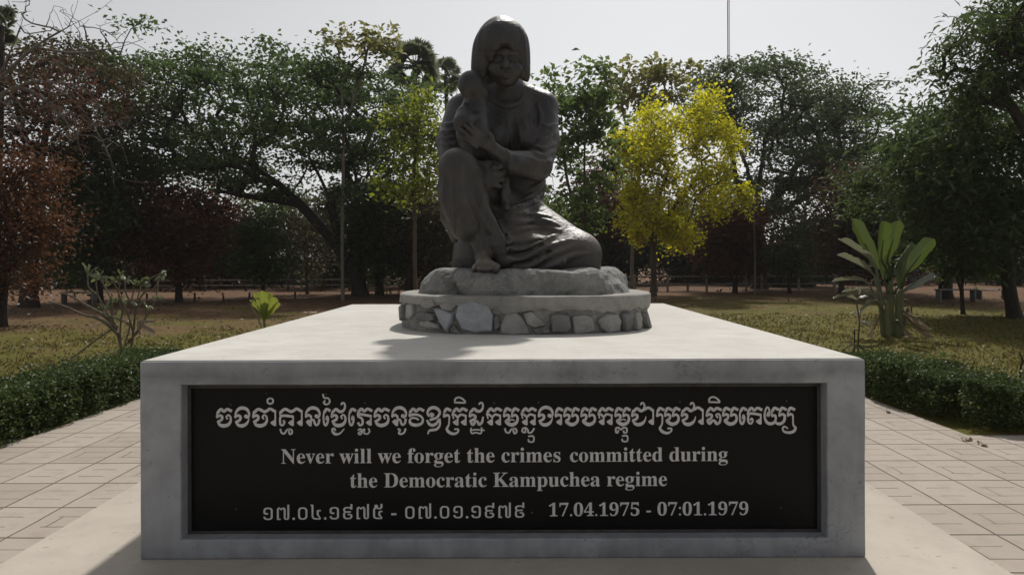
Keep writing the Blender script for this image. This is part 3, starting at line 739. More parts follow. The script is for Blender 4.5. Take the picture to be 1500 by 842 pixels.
# ---- the figures: signed distance modelling, then one closed surface per body
def S(px, py, D): return P(px, py, D)
class SDF:
    def __init__(s): s.pr = []
    def cone(s, a, ra, b, rb, k=0.03, sub=False):
        a, b = np.asarray(a, np.float32), np.asarray(b, np.float32)
        lo = np.minimum(a - ra, b - rb); hi = np.maximum(a + ra, b + rb)
        def f(p):
            ba = b - a; h = np.clip(((p - a) @ ba) / (ba @ ba + 1e-12), 0, 1)
            return np.linalg.norm(p - a - h[..., None] * ba, axis=-1) - (ra + (rb - ra) * h)
        s.pr.append((f, lo, hi, k, sub))
    def chain(s, pts, rads, k=0.03, sub=False):
        for i in range(len(pts) - 1): s.cone(pts[i], rads[i], pts[i + 1], rads[i + 1], k, sub)
    def ell(s, c, r, k=0.03, rot=None, sub=False):
        c = np.asarray(c, np.float32); r = np.asarray(r, np.float32)
        M = None if rot is None else np.array(Matrix.Rotation(rot[1], 3, rot[0]).transposed(), np.float32)
        m = r.max()
        def f(p):
            q = p - c
            if M is not None: q = q @ M.T
            k0 = np.linalg.norm(q / r, axis=-1); k1 = np.linalg.norm(q / (r * r), axis=-1)
            return k0 * (k0 - 1) / (k1 + 1e-9)
        s.pr.append((f, c - m, c + m, k, sub))
    @staticmethod
    def comb(d, e, k, sub):
        if sub:
            h = np.clip(0.5 - 0.5 * (d + e) / k, 0, 1)
            return d + (-e - d) * h + k * h * (1 - h)
        h = np.clip(0.5 + 0.5 * (d - e) / k, 0, 1)
        return d + (e - d) * h - k * h * (1 - h)
    def at(s, p):
        d = np.full(p.shape[:-1], 1.0, np.float32)
        for f, lo, hi, k, sub in s.pr: d = s.comb(d, f(p), k, sub)
        return d
    def cast(s, px, py, dmin=5.2, dmax=6.9):
        """distance along +Y where the view ray through a photo pixel meets the surface"""
        d0 = P(px, py, 1.0) - np.array((0, 0, EYE)); D = dmin
        for _ in range(200):
            p = np.array((0, 0, EYE)) + d0 * D
            v = float(s.at(p[None].astype(np.float32))[0])
            if v < 0.004: return D
            D += max(v * 0.8, 0.004)
            if D > dmax: return None
        return D
    def ridge(s, pix, r, k=0.02, lift=0.0, sub=False, taper=True):
        pts = []
        for px, py in catmull(pix, 4):
            D = s.cast(px, py)
            if D is None: continue
            pts.append(P(px, py, D - lift)); 
        n = len(pts)
        if n < 2: return
        env = [math.sin(math.pi * (i + 0.5) / n) ** 0.7 for i in range(n)]
        if taper: pts = [p + np.array((0, (1 - e) * 0.016, 0)) for p, e in zip(pts, env)]
        rad = [r * (0.5 + 0.5 * e) for e in env]
        s._pending = getattr(s, "_pending", []); s._pending.append((pts, rad, k, sub))
    def flush(s):
        for pts, rad, k, sub in getattr(s, "_pending", []): s.chain(pts, rad, k, sub)
        s._pending = []
    def surface(s, lo, hi, h, floor=None):
        lo = np.asarray(lo); n = [int((hi[i] - lo[i]) / h) + 2 for i in range(3)]
        ax = [(lo[i] + h * np.arange(n[i])).astype(np.float32) for i in range(3)]
        d = np.full(n, 0.5, np.float32)
        for f, a, b, k, sub in s.pr:
            m = max(k * 1.2, 0.03)
            i0 = [max(0, int((a[i] - m - lo[i]) / h)) for i in range(3)]; i1 = [min(n[i], int((b[i] + m - lo[i]) / h) + 2) for i in range(3)]
            if any(i1[i] <= i0[i] for i in range(3)): continue
            sl = tuple(slice(i0[i], i1[i]) for i in range(3))
            g = np.stack(np.meshgrid(*[ax[i][sl[i]] for i in range(3)], indexing='ij'), -1)
            d[sl] = s.comb(d[sl], f(g), k, sub)
        if floor is not None:
            d = np.maximum(d, (floor - ax[2])[None, None, :])
        # surface nets
        sg = d < 0
        c = np.zeros([x - 1 for x in n], np.int8)
        for i in (0, 1):
            for j in (0, 1):
                for k in (0, 1):
                    c += sg[i:n[0] - 1 + i, j:n[1] - 1 + j, k:n[2] - 1 + k]
        act = (c > 0) & (c < 8)
        idx = np.full(c.shape, -1, np.int32); idx[act] = np.arange(act.sum())
        I = np.argwhere(act)
        acc = np.zeros((len(I), 3)); cnt = np.zeros(len(I))
        corners = [(i, j, k) for i in (0, 1) for j in (0, 1) for k in (0, 1)]
        for a in range(8):
            for b in range(a + 1, 8):
                ca, cb = np.array(corners[a]), np.array(corners[b])
                if np.abs(ca - cb).sum() != 1: continue
                da = d[tuple((I + ca).T)]; db = d[tuple((I + cb).T)]
                m = (da < 0) != (db < 0)
                t = np.where(m, da / (da - db + 1e-12), 0)
                acc += np.where(m[:, None], ca + t[:, None] * (cb - ca), 0); cnt += m
        V = lo + h * (I + acc / cnt[:, None])
        quads = []
        for axis in range(3):
            a = [slice(None)] * 3; b = [slice(None)] * 3
            a[axis] = slice(0, n[axis] - 1); b[axis] = slice(1, n[axis])
            cr = sg[tuple(a)] != sg[tuple(b)]
            E = np.argwhere(cr)
            u, v = [(1, 2), (2, 0), (0, 1)][axis]
            ok = (E[:, u] > 0) & (E[:, v] > 0) & (E[:, u] < n[u] - 1) & (E[:, v] < n[v] - 1)
            E = E[ok]
            du = np.zeros(3, int); du[u] = 1; dv = np.zeros(3, int); dv[v] = 1
            q = np.stack([idx[tuple(x.T)] for x in (E - du - dv, E - dv, E, E - du)], 1)
            ins = sg[tuple(E.T)]
            q[~ins] = q[~ins][:, ::-1]
            quads.append(q)
        Q = np.concatenate(quads); Q = Q[(Q >= 0).all(1)]
        return V, Q

k_ = lambda px, D: px * D / F          # photo pixels -> metres at distance D

def mat_bronze():
    t = NT("weathered_dark_bronze"); co = t.coord("Object")
    n = t.noise(co, 3.0, 6, 0.65, 0.4); f = t.noise(co, 40, 5, 0.65); st = t.noise(t.scale(co, (9, 9, 1.4)), 1.5, 5, 0.6, 0.4)
    c = t.mix(t.ramp(n, [(0.35, 0.0), (0.68, 1.0)]), (0.013, 0.012, 0.013), (0.042, 0.036, 0.034))
    c = t.mix(t.math('MULTIPLY', t.ramp(st, [(0.5, 0.0), (0.72, 1.0)]), 0.35), c, (0.085, 0.08, 0.075))
    geo = t.node("ShaderNodeNewGeometry")
    sep = t.n.new("ShaderNodeSeparateXYZ"); t.l.new(geo.outputs["Normal"], sep.inputs[0])
    sep2 = t.n.new("ShaderNodeSeparateXYZ"); t.l.new(co, sep2.inputs[0])
    low = t.math('SUBTRACT', 1.0, t.math('MULTIPLY', t.math('SUBTRACT', sep2.outputs[2], 0.25), 1.7), clamp=True)   # splash dust, thickest near the base
    dust = t.math('MULTIPLY', t.ramp(sep.outputs[2], [(0.1, 0.0), (0.85, 1.0)]), t.ramp(n, [(0.3, 0.35), (0.62, 1.0)]))
    dust = t.math('MULTIPLY', dust, t.math('ADD', 0.14, t.math('MULTIPLY', low, 0.85)))
    c = t.mix(dust, c, (0.22, 0.185, 0.15))
    spl = t.math('MULTIPLY', t.ramp(t.noise(t.scale(co, (11, 11, 2.2)), 1.0, 3, 0.5, 0.3), [(0.66, 0.0), (0.72, 1.0)]), t.ramp(t.noise(co, 1.3, 2), [(0.5, 0.0), (0.62, 0.5)]))
    c = t.mix(spl, c, (0.20, 0.195, 0.185))
    return t.principled(c, t.math('ADD', 0.27, t.math('MULTIPLY', n, 0.34)), t.bump(t.math('ADD', f, t.math('ADD', t.math('MULTIPLY', st, 0.8), t.math('MULTIPLY', t.noise(co, 14, 4, 0.6, 0.5), 1.6))), 0.5, 0.012), 0.6)
M_BRONZE = mat_bronze()

def woman():
    s = SDF()
    # trunk
    s.ell(S(748, 195, 6.42), (k_(52, 6.4), 0.21, k_(66, 6.4)), 0.05)
    s.ell(S(757, 268, 6.44), (k_(43, 6.4), 0.20, k_(52, 6.4)), 0.06)
    s.ell(S(752, 330, 6.45), (k_(52, 6.4), 0.26, k_(46, 6.4)), 0.08)
    s.chain([S(690, 152, 6.44), S(742, 138, 6.44), S(795, 155, 6.44)], [k_(20, 6.4), k_(27, 6.4), k_(21, 6.4)], 0.06)
    s.ell(S(726, 205, 6.25), (k_(20, 6.3), 0.12, k_(24, 6.3)), 0.07)
    s.ell(S(770, 203, 6.25), (k_(19, 6.3), 0.12, k_(23, 6.3)), 0.07)
    s.cone(S(741, 120, 6.34), k_(19, 6.3), S(743, 150, 6.42), k_(24, 6.4), 0.05)
    # head
    s.ell(S(739, 78, 6.24), (k_(30, 6.2), 0.21, k_(42, 6.2)), 0.03)
    s.ell(S(741, 104, 6.12), (k_(22, 6.1), 0.13, k_(24, 6.1)), 0.06)
    # face: brow, sockets, nose, lips, chin, cheeks
    s.chain([S(722, 80, 6.055), S(740, 77, 6.02), S(758, 80, 6.055)], [k_(5, 6), k_(5.5, 6), k_(5, 6)], 0.03)
    s.ell(S(729, 87, 6.02), (k_(7, 6), 0.035, k_(4.5, 6)), 0.03, sub=True)
    s.ell(S(752, 87, 6.02), (k_(7, 6), 0.035, k_(4.5, 6)), 0.03, sub=True)
    for ex in (729, 752):
        s.ell(S(ex, 88, 6.055), (k_(6, 6), 0.022, k_(3.2, 6)), 0.008)
    s.chain([S(740, 82, 6.01), S(740.5, 92, 5.965), S(740.5, 97, 5.95)], [k_(3, 6), k_(3.6, 6), k_(4.6, 6)], 0.02)
    s.ell(S(735.5, 98.5, 5.985), (k_(3, 6), 0.02, k_(2.6, 6)), 0.015)
    s.ell(S(745.5, 98.5, 5.985), (k_(3, 6), 0.02, k_(2.6, 6)), 0.015)
    s.chain([S(732, 110, 6.02), S(740.5, 108.3, 6.002), S(749, 110, 6.02)], [k_(1.6, 6), k_(2.4, 6), k_(1.6, 6)], 0.012)
    s.chain([S(734, 112.6, 6.024), S(740.5, 113.2, 6.006), S(747, 112.6, 6.024)], [k_(1.6, 6), k_(2.6, 6), k_(1.6, 6)], 0.012)
    s.ell(S(741, 121, 6.085), (k_(9, 6), 0.05, k_(6, 6)), 0.03)
    s.ell(S(723, 102, 6.07), (k_(8, 6), 0.05, k_(9, 6)), 0.04)
    s.ell(S(758, 102, 6.07), (k_(8, 6), 0.05, k_(9, 6)), 0.04)
    # shoulders and the arm on the right of the picture
    s.cone(S(793, 160, 6.44), k_(24, 6.4), S(797, 205, 6.32), k_(22, 6.3), 0.05)
    s.cone(S(797, 205, 6.32), k_(22, 6.3), S(788, 243, 6.10), k_(21, 6.1), 0.04)
    s.cone(S(786, 243, 6.08), k_(22, 6.1), S(750, 240, 5.88), k_(19, 5.9), 0.03)
    s.cone(S(750, 240, 5.88), k_(18.5, 5.9), S(745, 238, 5.86), k_(17, 5.9), 0.01)
    s.cone(S(752, 240, 5.87), k_(13.5, 5.9), S(722, 219, 5.76), k_(10.5, 5.75), 0.012)
    s.chain([S(722, 219, 5.76), S(708, 210, 5.74)], [k_(10.5, 5.75), k_(10, 5.74)], 0.02)
    s.ell(S(706, 209, 5.72), (k_(12, 5.7), 0.035, k_(10.5, 5.7)), 0.02, rot=('Y', R(38)))
    for tip, mid, root, r in (((671.5, 197), (681, 204), (697, 216), 3.0), ((674, 189), (684, 197.5), (700, 211), 3.3), ((680.5, 183.5), (690, 192), (704.5, 206), 3.3), ((689, 182), (697, 190), (709, 201.5), 2.9)):
        s.chain([S(*root, 5.70), S(*mid, 5.665), S(*tip, 5.68)], [k_(r + .7, 5.7), k_(r, 5.7), k_(r * .8, 5.7)], 0.004)
    s.chain([S(722, 212, 5.72), S(719.5, 203, 5.70), S(717, 195.5, 5.70)], [k_(5.2, 5.7), k_(4.4, 5.7), k_(3.2, 5.7)], 0.014)
    # the arm on the left of the picture, behind the raised knee
    s.cone(S(676, 162, 6.44), k_(23, 6.4), S(660, 208, 6.25), k_(20, 6.25), 0.05)
    s.cone(S(660, 208, 6.25), k_(20, 6.25), S(662, 240, 6.05), k_(17, 6.05), 0.04)
    s.cone(S(664, 244, 6.03), k_(16, 6), S(696, 254, 5.88), k_(12, 5.9), 0.03)
    s.ell(S(708, 256, 5.86), (k_(15, 5.85), 0.055, k_(14.5, 5.85)), 0.025)
    for i, (y0, y1, tip) in enumerate(((245.5, 244.5, 737), (254.5, 253.8, 739.5), (263.5, 263.6, 739), (271.5, 273, 734))):
        s.chain([S(710, y0, 5.82), S(724, y0 - .6, 5.79), S(tip - 4, y1, 5.815), S(tip, y1 + .8, 5.85)], [k_(5, 5.8), k_(4.7, 5.8), k_(4.2, 5.8), k_(3.4, 5.8)], 0.006)
    s.chain([S(703, 243, 5.82), S(716, 238, 5.80), S(727, 238.5, 5.82)], [k_(5, 5.8), k_(4.6, 5.8), k_(3.4, 5.8)], 0.012)
    # raised leg
    s.cone(S(671, 246, 5.66), k_(27.5, 5.66), S(735, 318, 6.4), k_(40, 6.4), 0.05)
    s.cone(S(671, 246, 5.66), k_(28, 5.66), S(674, 292, 5.70), k_(29, 5.7), 0.03)
    s.cone(S(674, 292, 5.70), k_(29, 5.7), S(684, 330, 5.74), k_(25, 5.74), 0.04)
    s.cone(S(692, 326, 5.74), k_(16, 5.74), S(707, 374, 5.74), k_(9, 5.74), 0.03)
    s.chain([S(654, 270, 5.78), S(658, 318, 5.82), S(666, 350, 5.84)], [k_(13, 5.8), k_(11, 5.8), k_(6, 5.8)], 0.05)
    s.chain([S(690, 254, 5.68), S(702, 290, 5.70), S(714, 326, 5.74), S(727, 356, 5.78), S(738, 384, 5.82)], [k_(11, 5.7), k_(11, 5.7), k_(11, 5.7), k_(13, 5.8), k_(16, 5.8)], 0.05)
    # foot
    s.cone(S(707, 374, 5.75), k_(9.5, 5.75), S(708, 388, 5.84), k_(12, 5.84), 0.03)
    s.cone(S(707, 380, 5.74), k_(11, 5.7), S(711, 391, 5.64), k_(12.5, 5.64), 0.04)
    s.cone(S(701, 392, 5.63), k_(8, 5.6), S(721, 391.5, 5.63), k_(8.5, 5.6), 0.03)
    for i, px in enumerate((694, 701.5, 709, 716.5, 726)):
        r = (3.4, 3.5, 3.7, 4.0, 5.4)[i]
        s.chain([S(px + 1.5, 391.5, 5.64), S(px, 395.5, 5.575 + (0.02 if i == 0 else 0))], [k_(r + 1, 5.6), k_(r, 5.58)], 0.007)
    # seat and the kneeling leg
    s.ell(S(738, 358, 6.50), (k_(48, 6.4), 0.24, k_(44, 6.4)), 0.06)
    s.cone(S(706, 352, 6.52), k_(40, 6.5), S(702, 384, 6.48), k_(40, 6.5), 0.04)
    s.cone(S(760, 322, 6.36), k_(40, 6.36), S(848, 371, 6.02), k_(29, 6.02), 0.06)
    s.cone(S(848, 372, 6.02), k_(28.5, 6.02), S(760, 385, 6.5), k_(26, 6.5), 0.08)
    s.cone(S(745, 366, 6.02), k_(33, 6.0), S(846, 377, 5.98), k_(27, 5.98), 0.07)
    s.cone(S(752, 390, 5.93), k_(18, 5.93), S(848, 388, 5.93), k_(20, 5.93), 0.06)
    s.cone(S(852, 374, 6.0), k_(26, 6.0), S(850, 388, 6.0), k_(29, 6.0), 0.05)
    s.ell(S(747, 330, 6.1), (k_(32, 6.1), 0.20, k_(34, 6.1)), 0.08)
    base = len(s.pr)
    # drapery: ridges and grooves laid on the cloth
    rg = s.ridge
    for pix, r in (
        ([(733, 346), (758, 338), (790, 334), (822, 338)], 4.2), 
        ([(742, 366), (765, 366), (790, 355), (815, 344)], 4.2), ([(742, 381), (764, 381), (790, 366), (834, 352)], 5.0),
        ([(748, 393), (778, 390), (805, 375), (842, 362)], 4.6), ([(790, 397), (815, 388), (838, 376), (862, 372)], 4.0),
        ([(728, 318), (736, 338), (748, 352), (742, 366)], 4.4), ([(716, 308), (726, 332), (736, 352), (738, 374)], 4.6),
        ([(722, 305), (745, 311), (775, 313), (806, 318)], 4.0), ([(738, 322), (765, 326), (795, 322), (818, 330)], 3.0),
        ([(752, 303), (775, 296), (797, 284)], 3.4), ([(758, 311), (782, 303), (800, 295)], 3.0), ([(765, 293), (782, 284), (797, 272)], 3.0), ([(772, 280), (786, 272), (797, 262)], 2.6),
        ([(696, 250), (703, 282), (713, 312), (724, 342)], 4.6), ([(688, 280), (697, 302), (708, 322), (720, 344)], 4.0), ([(684, 292), (690, 312), (700, 332)], 3.0),
        ([(652, 262), (651, 292), (657, 320)], 3.2), ([(664, 300), (664, 322), (666, 342)], 3.0),
        ([(778, 222), (794, 228), (812, 222)], 3.2), ([(780, 214), (796, 218), (814, 210)], 3.0), ([(786, 204), (800, 204), (816, 194)], 2.8), ([(776, 232), (792, 238), (808, 236)], 2.6), ([(790, 180), (803, 186), (816, 182)], 2.4),
        ([(647, 191), (655, 194), (664, 191)], 2.6), ([(646, 200), (654, 204), (664, 202)], 2.8), ([(646, 209), (654, 213), (662, 213)], 2.8), ([(650, 181), (658, 183), (666, 179)], 2.4),
        ([(716, 150), (735, 162), (760, 160), (774, 146)], 3.6), ([(722, 144), (738, 153), (756, 152), (768, 142)], 2.6),
        ([(742, 170), (745, 195), (742, 220)], 2.2), ([(756, 172), (762, 196), (764, 218)], 2.0), ([(776, 165), (780, 190), (778, 212)], 2.4), ([(786, 150), (792, 170), (788, 192)], 2.2),
        ([(744.5, 221), (746, 238), (745.5, 258)], 2.4)):
        rg(pix, k_(r * 0.66, 6.0), 0.022, -0.002)
    for pix, r in (([(740, 361), (768, 358), (800, 351)], 3.0), ([(744, 373), (770, 371), (795, 359)], 3.4), ([(752, 387), (780, 383), (806, 369)], 3.4), ([(730, 330), (742, 346)], 2.4),
                   ([(756, 307), (780, 299)], 2.0), ([(782, 218), (797, 223)], 2.0)):
        rg(pix, k_(r, 6.0), 0.014, -0.004, True)
    s.flush()
    V, Q = s.surface((-0.68, 5.46, BTOP - 0.03), (0.82, 6.86, 3.66), 0.0115, floor=BTOP - 0.012)
    o = mesh_np("woman", V, Q, M_BRONZE, statue, smooth=True, origin=SO)
    return o
def hair():
    s = SDF()
    s.ell(S(734.5, 70, 6.23), (k_(36.5, 6.25), 0.275, k_(44, 6.25)), 0.03)
    s.ell(S(735, 96, 6.40), (k_(36, 6.4), 0.20, k_(38, 6.4)), 0.05)
    s.ell(S(740, 106, 5.98), (k_(21, 6), 0.16, k_(40, 6)), 0.05, sub=True)          # the face stays open
    for pts, rr in (([(717, 44), (707, 62), (703, 86), (700, 112)], (8, 9, 9, 7)), ([(712, 50), (703, 70), (700, 92), (698, 108)], (7, 7, 6, 4)),
                    ([(755, 44), (763, 62), (766, 88), (767, 112)], (8, 9, 7, 4.5)), ([(760, 50), (766, 72), (769, 96), (772, 118)], (6, 6, 4.5, 2.5)),
                    ([(737, 36), (722, 50), (713, 72), (709, 94), (706, 108)], (5, 6.5, 7, 6, 5)), ([(738, 36), (753, 50), (763, 72), (765, 92), (764, 110)], (5, 6.5, 7, 6, 4))):
        cp = catmull(pts, 3)
        s.chain([S(x, y, 6.10 + 0.0012 * abs(x - 737) + (0.0 if y > 55 else 0.04)) for x, y in cp], [k_(r, 6.15) for r in np.interp(np.linspace(0, len(rr) - 1, len(cp)), range(len(rr)), rr)], 0.04)
    for i in range(17):
        a = -1.2 + 2.4 * i / 16
        s.ridge([(737 + 6 * a, 29), (735 + 25 * a, 46), (735 + 29 * a, 80), (735 + 29 * a, 112)], k_(1.7, 6.1), 0.012, -0.001)
    s.flush()
    V, Q = s.surface((-0.42, 5.8, 2.9), (0.22, 6.72, 3.68), 0.0105)
    mesh_np("hair", V, Q, M_BRONZE, bpy.data.objects["woman"], smooth=True, origin=SO)
def child():
    s = SDF()
    s.ell(S(690, 124, 6.02), (k_(19.5, 6), 0.125, k_(20, 6)), 0.02)
    s.ell(S(695, 134, 6.02), (k_(17, 6), 0.11, k_(17, 6)), 0.03)
    s.ell(S(703, 139, 6.03), (k_(12, 5.97), 0.08, k_(13, 5.97)), 0.03)     # face turned to the mother's neck
    s.ell(S(679, 131, 5.96), (k_(3.2, 5.9), 0.03, k_(5, 5.9)), 0.012)      # ear
    s.cone(S(693, 146, 6.02), k_(10, 6), S(694, 160, 6.02), k_(14, 6), 0.04)
    s.chain([S(694, 166, 6.03), S(693, 196, 6.0), S(697, 226, 5.98)], [k_(21, 6), k_(23, 6), k_(21, 6)], 0.05)
    s.chain([S(681, 155, 5.92), S(679.5, 166, 5.87), S(678.5, 179, 5.82)], [k_(5, 5.9), k_(11, 5.86), k_(15, 5.84)], 0.012)   # bent arm
    s.cone(S(679, 182, 5.86), k_(13, 5.86), S(699, 172, 5.9), k_(7, 5.9), 0.03)
    s.chain([S(712, 232, 5.98), S(735, 256, 5.96), S(738, 282, 5.93), S(738, 297, 5.92)], [k_(15, 6), k_(12, 5.95), k_(8.5, 5.93), k_(6.5, 5.92)], 0.03)   # leg
    s.cone(S(738, 300, 5.92), k_(7, 5.92), S(741, 304, 5.83), k_(6, 5.83), 0.02)
    V, Q = s.surface((-0.5, 5.6, 1.9), (0.12, 6.35, 3.25), 0.0105)
    mesh_np("child", V, Q, M_BRONZE, statue, smooth=True, origin=SO)
woman(); hair(); child()
# ================================================================== VEGETATION
RNG = np.random.default_rng(11)
def leaves_np(C, L, W, up=0.5, droop=0.0, rng=RNG, dirs=None):
    """one bent leaf (two triangles) at each centre; L, W arrays or scalars"""
    n = len(C)
    L = np.broadcast_to(np.asarray(L, float), n) * rng.uniform(0.65, 1.3, n)
    W = np.broadcast_to(np.asarray(W, float), n) * rng.uniform(0.7, 1.25, n)
    nrm = rng.normal(0, 1, (n, 3)); nrm[:, 2] = np.abs(nrm[:, 2]) + up; nrm /= np.linalg.norm(nrm, axis=1)[:, None]
    d = rng.normal(0, 1, (n, 3)) if dirs is None else dirs + rng.normal(0, 0.35, (n, 3))
    d[:, 2] -= droop
    d -= nrm * (d * nrm).sum(1)[:, None]; d /= np.linalg.norm(d, axis=1)[:, None] + 1e-9
    b = np.cross(nrm, d)
    bend = rng.uniform(0.05, 0.3, n)[:, None]
    p0 = C - d * (L / 2)[:, None]; p2 = C + d * (L / 2)[:, None] - nrm * bend * L[:, None] * 0.6
    mid = C + d * (L * 0.05)[:, None]
    p1 = mid + b * (W / 2)[:, None] + nrm * bend * W[:, None]; p3 = mid - b * (W / 2)[:, None] + nrm * bend * W[:, None]
    V = np.stack([p0, p1, p2, p3], 1).reshape(-1, 3)
    Q = np.arange(4 * n, dtype=np.int32).reshape(n, 4)
    return V, Q

BARK_D = mat_bark("dark_bark", (0.028, 0.022, 0.018), (0.06, 0.048, 0.04))
BARK_B = mat_bark("brown_bark", (0.07, 0.05, 0.038), (0.13, 0.095, 0.07))
BARK_G = mat_bark("pale_grey_bark", (0.13, 0.115, 0.10), (0.22, 0.20, 0.175))

def skeleton(roots, targets, rng, wob=0.25, trunk_r=0.2, power=0.5):
    """grow limbs from the given trunk polylines to every target; returns tubes"""
    nodes = []; parent = []
    for ri, path in enumerate(roots):
        path = catmull(path, 4)
        for i, p in enumerate(path):
            if i == 0 and ri > 0:
                d = [np.linalg.norm(q - p) for q in nodes]; prev = int(np.argmin(d)); 
                if d[prev] < 0.02: last = prev; continue
                nodes.append(p); parent.append(prev); last = len(nodes) - 1; continue
            nodes.append(p); parent.append(-1 if (i == 0) else last); last = len(nodes) - 1
    ntrunk = len(nodes)
    top = nodes[ntrunk - 1]
    base = nodes[0]
    forkz = base[2] + 0.35 * (max(n[2] for n in nodes) - base[2])
    arr = np.array(nodes)
    order = np.argsort(np.linalg.norm(targets - arr[:ntrunk].mean(0), axis=1))
    A = list(nodes); leafs = []
    for ti in order:
        tpt = targets[ti]
        X = np.array(A)
        dv = tpt - X; d = np.linalg.norm(dv, axis=1)
        cost = d + np.where(X[:, 2] > tpt[2] + 0.2, 0.8 * (X[:, 2] - tpt[2]), 0) + np.where(X[:, 2] < forkz, 50, 0)
        j = int(np.argmin(cost)); dist = d[j]
        seg = max(2, min(5, int(dist / 0.45)))
        prev = j
        off = rng.normal(0, wob * dist * 0.35, 3); off[2] += 0.10 * dist
        for q in range(1, seg + 1):
            t = q / seg
            p = X[j] + dv[j] * t + off * math.sin(math.pi * t)
            A.append(p); parent.append(prev); prev = len(A) - 1
        leafs.append(prev)
    A = np.array(A); n = len(A)
    w = np.zeros(n)
    for l in leafs: w[l] += 1
    for i in range(n - 1, 0, -1):
        if parent[i] >= 0: w[parent[i]] += max(w[i], 0.3) if parent[i] >= 0 else 0
    w = np.maximum(w, 0.3)
    r = trunk_r * (w / w[0]) ** power
    return A, np.array(parent), r
def skeleton_mesh(A, parent, r, sides=5, rmin=0.008):
    n = len(A)
    idx = np.array([i for i in range(n) if parent[i] >= 0])
    a, b = A[parent[idx]], A[idx]
    ra, rb = np.maximum(np.minimum(r[parent[idx]], r[idx] * 1.5), rmin), np.maximum(r[idx], rmin)
    T = b - a; L = np.linalg.norm(T, axis=1)[:, None] + 1e-9; T = T / L
    ref = np.where(np.abs(T[:, 2:3]) < 0.9, np.array([[0, 0, 1.0]]), np.array([[1.0, 0, 0]]))
    u = np.cross(T, ref); u /= np.linalg.norm(u, axis=1)[:, None]; v = np.cross(T, u)
    th = np.arange(sides) * 2 * math.pi / sides
    ring = np.cos(th)[None, :, None] * u[:, None] + np.sin(th)[None, :, None] * v[:, None]
    b2 = b + T * np.minimum(0.3 * rb[:, None], 0.03)
    V = np.concatenate([a[:, None] + ring * ra[:, None, None], b2[:, None] + ring * rb[:, None, None]], 1).reshape(-1, 3)
    k = np.arange(len(idx))[:, None] * 2 * sides
    j = np.arange(sides)[None]; jn = (j + 1) % sides
    Q = np.stack([k + j, k + jn, k + sides + jn, k + sides + j], -1).reshape(-1, 4)
    return V, Q
def sample_blobs(blobs, D, rd, n, rng, shell=0.35):
    """points inside ellipsoids given in photo pixels at distance D (metres), depth radius rd"""
    area = np.array([b[2] * b[3] for b in blobs], float); area /= area.sum()
    pick = rng.choice(len(blobs), n, p=area)
    u = rng.normal(0, 1, (n, 3)); u /= np.linalg.norm(u, axis=1)[:, None]
    rr = rng.uniform(shell ** 3, 1, n) ** (1 / 3)
    out = np.empty((n, 3))
    for i in range(n):
        b = blobs[pick[i]]
        dd = D + u[i, 1] * rr[i] * rd
        p = P(b[0], b[1], D)
        k = D / F
        out[i] = (p[0] + u[i, 0] * rr[i] * b[2] * k, dd, max(0.35, p[2] + u[i, 2] * rr[i] * b[3] * k))
    return out

def tree(name, label, D, trunks, blobs, leaf, bark, n=150, per=60, L=0.16, W=0.07, spread=(0.45, 0.22), rd=None,
         trunk_r=0.2, group=None, cat="tree", seed=1, up=0.5, droop=0.0, wob=0.25, power=0.5, crown_name="crown", shell=0.35, rmin=0.008):
    """trunks: list of photo-pixel polylines, first one starting at the ground"""
    rng = np.random.default_rng(seed)
    roots = []
    for i, path in enumerate(trunks):
        q = [P(x, y, D + (0 if len(p_) == 0 else p_[0])) for x, y, *p_ in path]
        roots.append(np.array(q))
    base = roots[0][0].copy(); gz = ground_z(base[0], base[1])
    roots[0][0][2] = gz - 0.05
    base[2] = gz
    rd = rd or max(b[2] for b in blobs) * D / F * 1.1
    tg = sample_blobs(blobs, D, rd, n, rng, shell)
    A, par, r = skeleton(roots, tg, rng, wob, trunk_r, power)
    # flare at the foot
    for i in range(min(3, len(r))): r[i] *= (1.35, 1.12, 1.0)[i]
    o = thing(name, label, cat, tuple(base), group)
    V, Q = skeleton_mesh(A, par, r, 6 if trunk_r > 0.15 else 5, rmin)
    mesh_np("trunk", V, Q, bark, o, smooth=True, origin=base)
    if per:
        m = rng.poisson(per * rng.gamma(2.2, 1 / 2.2, n))
        C = np.repeat(tg, m, axis=0)
        dev = rng.normal(0, 1, C.shape) * np.array([spread[0], spread[0], spread[1]]) * np.repeat(rng.uniform(0.6, 1.25, n), m)[:, None]
        C = C + dev
        C[:, 2] = np.maximum(C[:, 2], 0.1)
        V, Q = leaves_np(C, L, W, up, droop, rng, dirs=np.c_[dev[:, :2], np.zeros(len(dev))] * 1.5 + rng.normal(0, .6, (len(dev), 3)))
        mesh_np(crown_name, V, Q, leaf, o, origin=base)
    return o

LF_DARK = mat_leaf("deep_green_leaves", (0.034, 0.056, 0.018), (0.092, 0.130, 0.040), 0.45)
LF_RAIN = mat_leaf("rain_tree_leaves", (0.036, 0.064, 0.018), (0.095, 0.145, 0.042), 0.45)
LF_RAIN2 = mat_leaf("grey_green_leaves", (0.044, 0.066, 0.026), (0.100, 0.135, 0.055), 0.45)
LF_TEAK = mat_leaf("broad_mid_green_leaves", (0.06, 0.10, 0.024), (0.15, 0.21, 0.06), 0.5)
LF_GOLD = mat_leaf("golden_blossom", (0.42, 0.37, 0.015), (0.82, 0.74, 0.03), 0.55, rare=(0.16, 0.20, 0.03), share=0.25)
LF_YG = mat_leaf("yellow_green_leaves", (0.14, 0.18, 0.02), (0.34, 0.37, 0.04), 0.5, rare=(0.05, 0.085, 0.02), share=0.4)
LF_PALE = mat_leaf("pale_sparse_leaves", (0.14, 0.15, 0.04), (0.27, 0.26, 0.09), 0.5)
LF_RUST = mat_leaf("rust_brown_leaves", (0.068, 0.030, 0.014), (0.16, 0.070, 0.032), 0.36)
